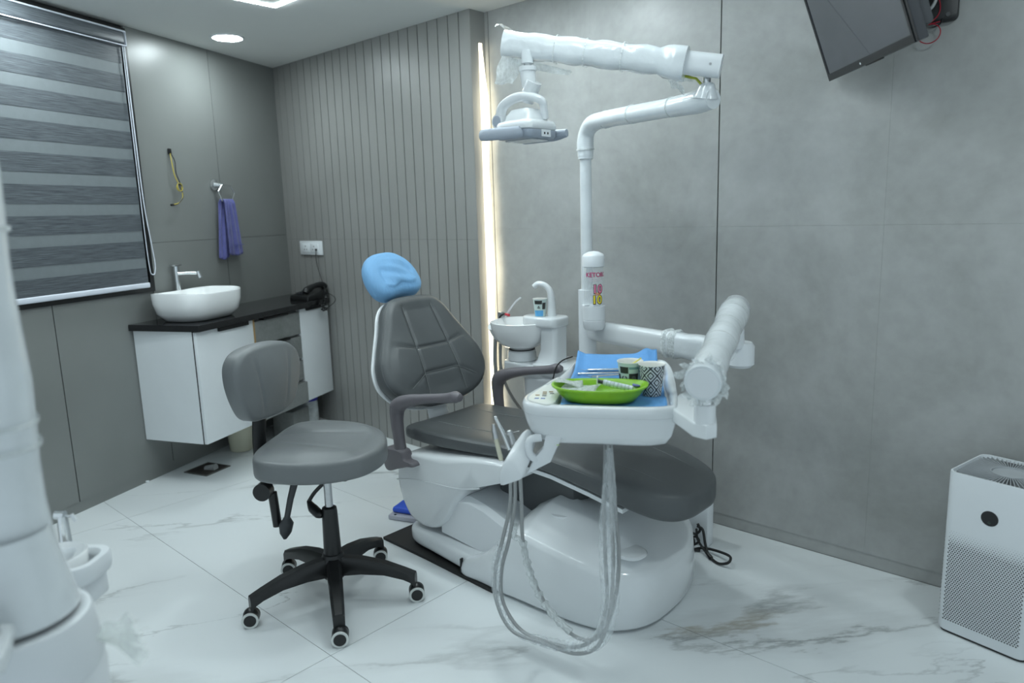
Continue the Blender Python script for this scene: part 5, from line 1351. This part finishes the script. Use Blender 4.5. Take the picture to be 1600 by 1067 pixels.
# cup on the spittoon
L3 = (-1.995, 2.36, 0.857)
c3_ = cup(L3, 'paper_cup', 'small paper cup with sky-blue base under the spittoon tap', paper_g, h=0.075, rt=0.030, rb=0.023)
fa3 = math.atan2(-L3[1], -L3[0])
kw = dict(h=0.075, rt=0.030, rb=0.023)
cup_patch(c3_, L3, fa3 - 1.1, fa3 + 0.55, 0.02, 0.36, paper_b, 'blue_square', **kw)
cup_patch(c3_, L3, fa3 - 0.9, fa3 + 0.3, 0.72, 0.93, paper_d, 'check_square', **kw)
cup_patch(c3_, L3, fa3 + 0.35, fa3 + 0.95, 0.42, 0.80, paper_d, 'check_square', **kw)
cup_patch(c3_, L3, fa3 - 0.45, fa3 + 0.0, 0.48, 0.54, paper_d, 'recycling_mark', **kw)
cup_patch(c3_, L3, fa3 - 0.35, fa3 - 0.1, 0.56, 0.62, paper_d, 'recycling_mark', **kw)

# ================================================================== AROUND THE CHAIR
pd = thing('foot_pedal', (-2.36, 1.86, 0), 'blue and grey foot control on the floor beside the chair base', 'foot pedal')
PXF = Matrix.Translation((-2.365, 1.885, 0)) @ Matrix.Rotation(math.radians(20), 4, 'Z')
M(PXF).box(-0.075, 0.075, -0.07, 0.06, 0.001, 0.022, 0.005).build('pedal_base', plain('lilac_grey_plastic', (0.42, 0.42, 0.48), 0.4), pd)
M(PXF).box(-0.07, 0.07, -0.045, 0.055, 0.023, 0.048, 0.010).build('pedal_plate', plain('royal_blue_plastic', (0.03, 0.10, 0.62), 0.4), pd)
M(PXF).cyl((-0.045, -0.058, 0.0215), (-0.045, -0.058, 0.0235), 0.006, 10).build('screw', black_pl, pd)

# cables behind the footrest
cb = thing('cable_bundle', (-1.2, 2.37, 0), 'tangled bundle of black cables on the floor behind the chair base', 'cables')
M().tube([at(1090, 822, 2.37), at(1098, 828, 2.36), at(1102, 850, 2.35), at(1108, 868, 2.33), at(1122, 880, 2.31), at(1138, 879, 2.31), at(1140, 869, 2.34), at(1118, 860, 2.37), at(1096, 856, 2.37), at(1080, 860, 2.35)], 0.0050, 8, smooth=8).build('cable', black_rub, cb)
M().tube([at(1088, 826, 2.36), at(1090, 842, 2.36), at(1098, 856, 2.35), at(1108, 868, 2.335)], 0.0045, 8, smooth=8).build('cable', black_rub, cb)
M().tube([at(1060, 832, 2.34), at(1074, 828, 2.35), at(1086, 834, 2.36), at(1094, 828, 2.37), at(1090, 818, 2.37)], 0.0050, 8, smooth=8).build('cable', black_rub, cb)
M().tube([at(1066, 842, 2.35), at(1078, 852, 2.36), at(1092, 846, 2.37), at(1086, 838, 2.37), at(1074, 846, 2.36), at(1084, 858, 2.35), at(1094, 860, 2.36)], 0.0045, 8, smooth=6).build('cable', black_rub, cb)
M().tube([at(1062, 838, 2.36), at(1076, 836, 2.37), at(1084, 846, 2.38), at(1078, 860, 2.37)], 0.0060, 8, smooth=6).build('cable', black_rub, cb)
M().tube([at(1064, 836, 2.34), at(1066, 830, 2.34), at(1072, 829, 2.34), at(1074, 838, 2.34), at(1080, 842, 2.34)], 0.0035, 8, smooth=6).build('grey_cable', hose_grey, cb)
M().tube([at(1103, 862, 2.34), at(1111, 872, 2.325)], [0.006, 0.009], 8).build('plug', black_pl, cb)
pc = thing('power_cord', (-1.35, YB, 0.2), 'black cord clipped to the tiled wall just above the footrest', 'cord')
M().tube([(-1.415, YB - 0.006, 0.252), (-1.385, YB - 0.010, 0.247), (-1.350, YB - 0.012, 0.228), (-1.335, YB - 0.008, 0.215), (-1.315, YB - 0.005, 0.185), (-1.30, YB - 0.004, 0.16)], 0.0032, 8, smooth=6).build('cord', black_rub, pc)
M().box(-1.348, -1.318, YB - 0.020, YB - 0.001, 0.196, 0.224, 0.004).build('cord_clip', black_pl, pc)
# scraps on the floor
tp1 = M(); flap(tp1, (-0.30, 2.02, 0.0008), (0.16, 0.005, 0), (0.008, 0.024, 0), 8, 3, 0.0, 1)
tag(tp1.build('adhesive_tape', film('grey_tape', (0.4, 0.43, 0.45), alpha=0.35), None, at=(-0.30, 2.02, 0.0008), sol=0.0004), 'strip of translucent tape stuck to the floor beside the air purifier', 'tape')
bb = at(189, 773, 1.13)
tag(M().prism([(p.x, p.y) for p in catmull([(-3.762, 1.297, 0), (-3.748, 1.298, 0), (-3.744, 1.308, 0), (-3.757, 1.312, 0)], 4, True)], 0.0005, 0.010, 0.003, 2).build('plaster_crumb', white_lam, None, at=(-3.755, 1.305, 0.0005)), 'tiny white plaster crumb on the floor by the panelled wall', 'debris')

# ================================================================== TELEVISION
tv = thing('television', (-0.71, 2.36, 1.70), 'black television on a tilting wall arm seen from below', 'television')
te = Vector((0.64, -0.768, 0)); tn = Vector((-0.768, -0.64, 0)); tau = math.radians(20)
tu = V(0, 0, 1) * math.cos(tau) + tn * math.sin(tau)
tf = te.cross(tu); tf = tf if tf.dot(tn) > 0 else -tf          # out of the screen
T0 = Vector((-0.891, 2.575, 1.70))
TVX = Matrix(((te.x, tu.x, tf.x, T0.x), (te.y, tu.y, tf.y, T0.y), (te.z, tu.z, tf.z, T0.z), (0, 0, 0, 1)))
TW, TH = 0.56, 0.335
M(TVX).box(0, TW, 0, TH, -0.030, -0.003, 0.003).build('back_housing', dark_grey, tv)
M(TVX).box(0.06, TW - 0.0, 0.03, TH - 0.05, -0.062, -0.029, 0.012).build('rear_bulge', dark_grey, tv)
bz = M(TVX)
bz.box(0, TW, 0, 0.022, -0.004, 0.003); bz.box(0, TW, TH - 0.010, TH, -0.004, 0.003); bz.box(0, 0.010, 0.022, TH - 0.010, -0.004, 0.003); bz.box(TW - 0.010, TW, 0.022, TH - 0.010, -0.004, 0.003)
bz.build('bezel', plain('black_bezel', (0.02, 0.021, 0.023), 0.22), tv)
M(TVX).box(0.010, TW - 0.010, 0.022, TH - 0.010, -0.003, 0.0005).build('screen', plain('dark_screen', (0.07, 0.074, 0.09), 0.10, coat=1.0), tv)
M(TVX).box(TW - 0.0005, TW + 0.018, 0.0, TH, -0.026, 0.001, 0.004).build('side_cover', plain('black_side', (0.03, 0.032, 0.036), 0.3), tv)
M(TVX).cyl((0.245, 0.010, 0.003), (0.245, 0.010, 0.0038), 0.0035, 10).build('logo_mark', white_satin, tv)
M(TVX).box(0.27, 0.36, -0.004, 0.002, -0.012, 0.002, 0.001).build('sensor_lip', black_pl, tv)
tm = thing('television_mount', (-0.56, YB, 1.85), 'black wall plate and arm with loose cables holding the television', 'tv mount')
M().prism([(p[0], p[1]) for p in rrect(0.135, 0.34, 0.018, 5)], 0, 0.016) if False else None
pm_ = M(Matrix.Translation((-0.615, YB - 0.0005, 2.0)) @ Matrix.Rotation(PI / 2, 4, 'X'))
pm_.prism(rrect(0.150, 0.335, 0.016, 5), 0.0, 0.018, 0.003, 2)
pm_.build('wall_plate', black_pl, tm)
M().tube([(-0.565, YB - 0.018, 1.852), (-0.565, YB - 0.022, 1.852)], 0.006, 12).build('screw', steel, tm)
bc_ = TVX @ Vector((0.36, 0.19, -0.062))
M().tube([(-0.60, YB - 0.015, 1.97), (-0.60, YB - 0.06, 1.965), (-0.53, 2.46, 1.93), (bc_.x + 0.02, bc_.y + 0.01, bc_.z), (bc_.x, bc_.y, bc_.z)], 0.022, 10, sq=(1.2, 0.8)).build('swing_arm', black_pl, tm)
M(TVX).box(0.22, 0.50, 0.07, 0.25, -0.075, -0.063, 0.003).build('tv_bracket', dark_grey, tm)
M().tube([(-0.625, YB - 0.03, 2.05), (-0.60, YB - 0.035, 1.93), (-0.60, YB - 0.04, 1.885), (-0.625, YB - 0.045, 1.865), (-0.66, YB - 0.06, 1.885)], 0.005, 8, smooth=6).build('grey_lead', hose_grey, tm)
redw = plain('red_wire', (0.30, 0.015, 0.03), 0.4)
c0 = Vector((-0.612, YB - 0.022, 1.800))
M().tube([(-0.655, YB - 0.05, 1.835), (-0.640, YB - 0.03, 1.826)] + [(c0.x - 0.030 * math.cos(0.4 + t * 0.5), c0.y, c0.z + 0.028 * math.sin(0.4 + t * 0.5) * -1 + 0.004) for t in range(10)] + [(-0.585, YB - 0.02, 1.835)], 0.0016, 6, smooth=5).tube([(-0.62, YB - 0.025, 1.93), (-0.592, YB - 0.025, 1.90), (-0.588, YB - 0.025, 1.86), (-0.61, YB - 0.03, 1.835), (-0.645, YB - 0.045, 1.825)], 0.0016, 6, smooth=6).build('red_wire', redw, tm)
M().tube([(-0.645, YB - 0.04, 1.83), (-0.61, YB - 0.02, 1.822), (-0.585, YB - 0.02, 1.828), (-0.580, YB - 0.02, 1.842)], 0.0022, 6, smooth=5).build('black_wire', black_pl, tm)
M().box(-0.652, -0.636, YB - 0.05, YB - 0.03, 1.86, 1.93, 0.002).build('paper_tag', plain('cream_tag', (0.5, 0.49, 0.42), 0.6), tm)

# ================================================================== AIR PURIFIER
AP = Vector((-0.282, 2.445, 0)); AR = math.radians(-12)
ap = thing('air_purifier', AP, 'white upright air purifier with perforated lower sides by the tiled wall', 'air purifier', rotz=AR)
AXF = Matrix.Translation(AP) @ Matrix.Rotation(AR, 4, 'Z')
W = 0.24
M(AXF).prism(rrect(W - 0.012, W - 0.012, 0.02, 5), 0.001, 0.012).build('foot', black_pl, ap)
M(AXF).loft([[(p[0], p[1], z_) for p in rrect(w_, w_, 0.024, 6)] for (w_, z_) in ((W - 0.006, 0.008), (W, 0.014), (W, 0.505), (W - 0.002, 0.511), (W - 0.010, 0.511), (W - 0.012, 0.503), (0.02, 0.502))]).build('body', white_satin, ap, angle=40)
# perforations: thousands of small round holes on the visible faces
ho_ = M(AXF)
def holes(face):
    n = 0
    px_ = 0.0072; rows = 0
    for r in range(46):
        z_ = 0.045 + r * 0.0063
        size = 0.0025 if z_ < 0.285 else max(0.0006, 0.0025 * (1 - (z_ - 0.285) / 0.055))
        if z_ > 0.335: break
        for c in range(29):
            u = -0.100 + c * px_ + (px_ / 2 if r % 2 else 0)
            if abs(u) > 0.1015: continue
            pts = []
            for k in range(6):
                a = PI / 6 + k * PI / 3
                pu, pz = u + size * math.cos(a), z_ + size * math.sin(a)
                if face == 0: pts.append((pu, -W / 2 - 0.0003, pz))
                elif face == 1: pts.append((W / 2 + 0.0003, pu, pz))
                else: pts.append((-W / 2 - 0.0003, pu, pz))
            ho_.add(pts, [tuple(range(6))])
for f in (0, 1, 2): holes(f)
tag(ho_.build('perforation', plain('dark_perforation', (0.035, 0.037, 0.038), 0.8), ap), 'fine dark perforation holes', kind='stuff')
M(AXF).cyl((0, -W / 2 - 0.0006, 0.400), (0, -W / 2 - 0.0001, 0.400), 0.0225, 30).build('display', plain('black_display', (0.006, 0.006, 0.007), 0.12), ap)
M(AXF).tube([(0.003 * math.cos(t), -W / 2 - 0.0008, 0.388 + 0.003 * math.sin(t)) for t in [2 * PI * k / 12 for k in range(12)]], 0.0005, 5, closed=True).build('power_mark', plain('dim_green', (0.05, 0.12, 0.08), 0.5), ap)
M(AXF).prism(rrect(W - 0.022, W - 0.022, 0.02, 5), 0.5015, 0.5035).build('top_recess', plain('grey_grille_base', (0.10, 0.105, 0.11), 0.5), ap)
g = M(AXF).lathe([(0.046, 0.503), (0.047, 0.5105), (0.050, 0.5105), (0.050, 0.503)], 0, 0, 36).lathe([(0.0, 0.5065), (0.045, 0.5065), (0.046, 0.5035)], 0, 0, 36).build('grille_ring', plain('light_grille', (0.42, 0.44, 0.46), 0.4), ap)
fin_me = None
grille_c = plain('grille_fin', (0.42, 0.44, 0.46), 0.4)
for k in range(72):
    a = 2 * PI * k / 72
    dx, dy = math.cos(a), math.sin(a)
    mx_ = 0.109 / max(abs(dx), abs(dy)); mx_ = min(mx_, 0.140)
    nxn = Vector((-dy, dx, 0)) * 0.0011
    i0 = Vector((dx * 0.048, dy * 0.048, 0)); i1 = Vector((dx * mx_, dy * mx_, 0))
    m = M(AXF)
    vv = []
    for z_ in (0.5036, 0.5095):
        for p in (i0 - nxn, i1 - nxn, i1 + nxn, i0 + nxn): vv.append((p.x, p.y, z_))
    m.add(vv, [(3, 2, 1, 0), (4, 5, 6, 7), (0, 1, 5, 4), (1, 2, 6, 5), (2, 3, 7, 6), (3, 0, 4, 7)])
    m.build('fin', grille_c, ap)

# ================================================================== SECOND DENTAL UNIT IN THE FOREGROUND
FP = Vector((-1.247, 0.228, 0))
fu = thing('dental_unit', FP, 'film-wrapped white column of a second dental unit close at the left edge', 'dental unit')
random.seed(11)
M().tube([(FP.x, FP.y, 0.72 + 0.06 * k) for k in range(22)], [0.058 + 0.0025 * math.sin(k * 1.3) for k in range(22)], 24).build('column', wrap_mat, fu, angle=70)
for z_ in (1.02, 0.985, 1.30):
    M().tube([(FP.x, FP.y, z_ - 0.004), (FP.x, FP.y, z_ + 0.004)], 0.0625, 24, cap=False).build('tape_ring', film_dense, fu)
M().loft([[(FP.x + 0.012 + r * math.cos(2 * PI * k / 28), FP.y - 0.008 + r * math.sin(2 * PI * k / 28), z_) for k in range(28)] for (r, z_) in ((0.060, 0.86), (0.072, 0.80), (0.083, 0.745), (0.086, 0.73))], False, False).build('film_skirt', wrap_mat, fu)
M().lathe([(0.105, 0.45), (0.108, 0.60), (0.110, 0.628), (0.104, 0.634), (0.104, 0.642), (0.108, 0.648), (0.102, 0.715), (0.098, 0.728), (0.090, 0.729), (0.08, 0.722), (0.04, 0.722)], FP.x + 0.03, FP.y - 0.012, 36).build('collar', white_satin, fu, angle=50)
M().prism(rrect(0.30, 0.24, 0.05, 6, FP.x + 0.03, FP.y - 0.03), 0.002, 0.47, 0.02, 4).build('cabinet', white_satin, fu, angle=60)
M().prism([(-1.19, 0.02), (-1.02, 0.05), (-1.06, 0.17), (-1.14, 0.20), (-1.22, 0.14)], 0.735, 0.760, 0.006, 3).build('side_shelf', white_gloss, fu, angle=50)
M().tube([(-1.13, 0.165, 0.76), (-1.13, 0.165, 0.785), (-1.13, 0.165, 0.80)], [0.018, 0.016, 0.008], 14).build('chrome_knob', chrome, fu)
# spittoon of the second unit with chrome tap
SB = at(112, 880, 0.40)
SBx, SBy, SBz = SB.x, SB.y, SB.z
M().lathe([(0.02, SBz - 0.075), (0.045, SBz - 0.06), (0.058, SBz - 0.01), (0.060, SBz + 0.020), (0.057, SBz + 0.023), (0.052, SBz + 0.012), (0.032, SBz - 0.03), (0.0, SBz - 0.04)], SBx - 0.022, SBy - 0.022, 32).build('spittoon_bowl', ceramic, fu, angle=60)
RXF = Matrix.Translation((SBx, SBy, SBz)) @ Matrix.Rotation(math.radians(40), 4, 'Z')
fl_ = M(RXF)
def frr(w_, z_): return [(p[0], p[1], z_) for p in rrect(w_, w_, w_ * 0.33, 7)]
fl_.loft([frr(0.086, -0.004), frr(0.112, -0.030), frr(0.124, -0.026), frr(0.130, -0.014), frr(0.130, 0.004), frr(0.124, 0.012), frr(0.098, 0.012), frr(0.090, 0.006)], closed=True)
fl_.build('bowl_flange', white_satin, fu, angle=50)
M(RXF).box(0.0, 0.045, -0.045, 0.045, -0.085, -0.036, 0.006).build('flange_support', white_satin, fu)
M().tube([(SBx - 0.10, SBy - 0.04, SBz - 0.06), (SBx, SBy, SBz - 0.06)], 0.025, 12).build('bowl_arm', white_satin, fu)
TB = at(103, 846, 0.42)
M().tube([TB - V(0, 0, 0.004), TB + V(0, 0, 0.060)], [0.0125, 0.0105], 16).build('tap_pillar', chrome, fu)
TT = TB + V(0, 0, 0.062)
M().tube([TT - CR * 0.014, TT + CR * 0.006], 0.0095, 14).tube([TT + CR * 0.004, TT + CR * 0.022 - V(0, 0, 0.004)], 0.0022, 8).build('tap_head', chrome, fu)
M().tube([TT + CR * 0.021 + V(0, 0, 0.002), TT + CR * 0.028 - V(0, 0, 0.014)], 0.0040, 10).build('tap_lever', white_satin, fu)
tf_ = M()
tpos = at(150, 1000, 0.265)
for k in range(6):
    flap(tf_, tpos, CR * (0.045 + 0.006 * (k % 3)) + V(0, 0, 0.012 - 0.008 * k), CF * 0.02 + V(0, 0, 0.018 - 0.004 * k), 8, 5, 0.006, k + 2)
tf_.build('film_tuft', film('soft_film', (0.8, 0.84, 0.82), alpha=0.38), fu)
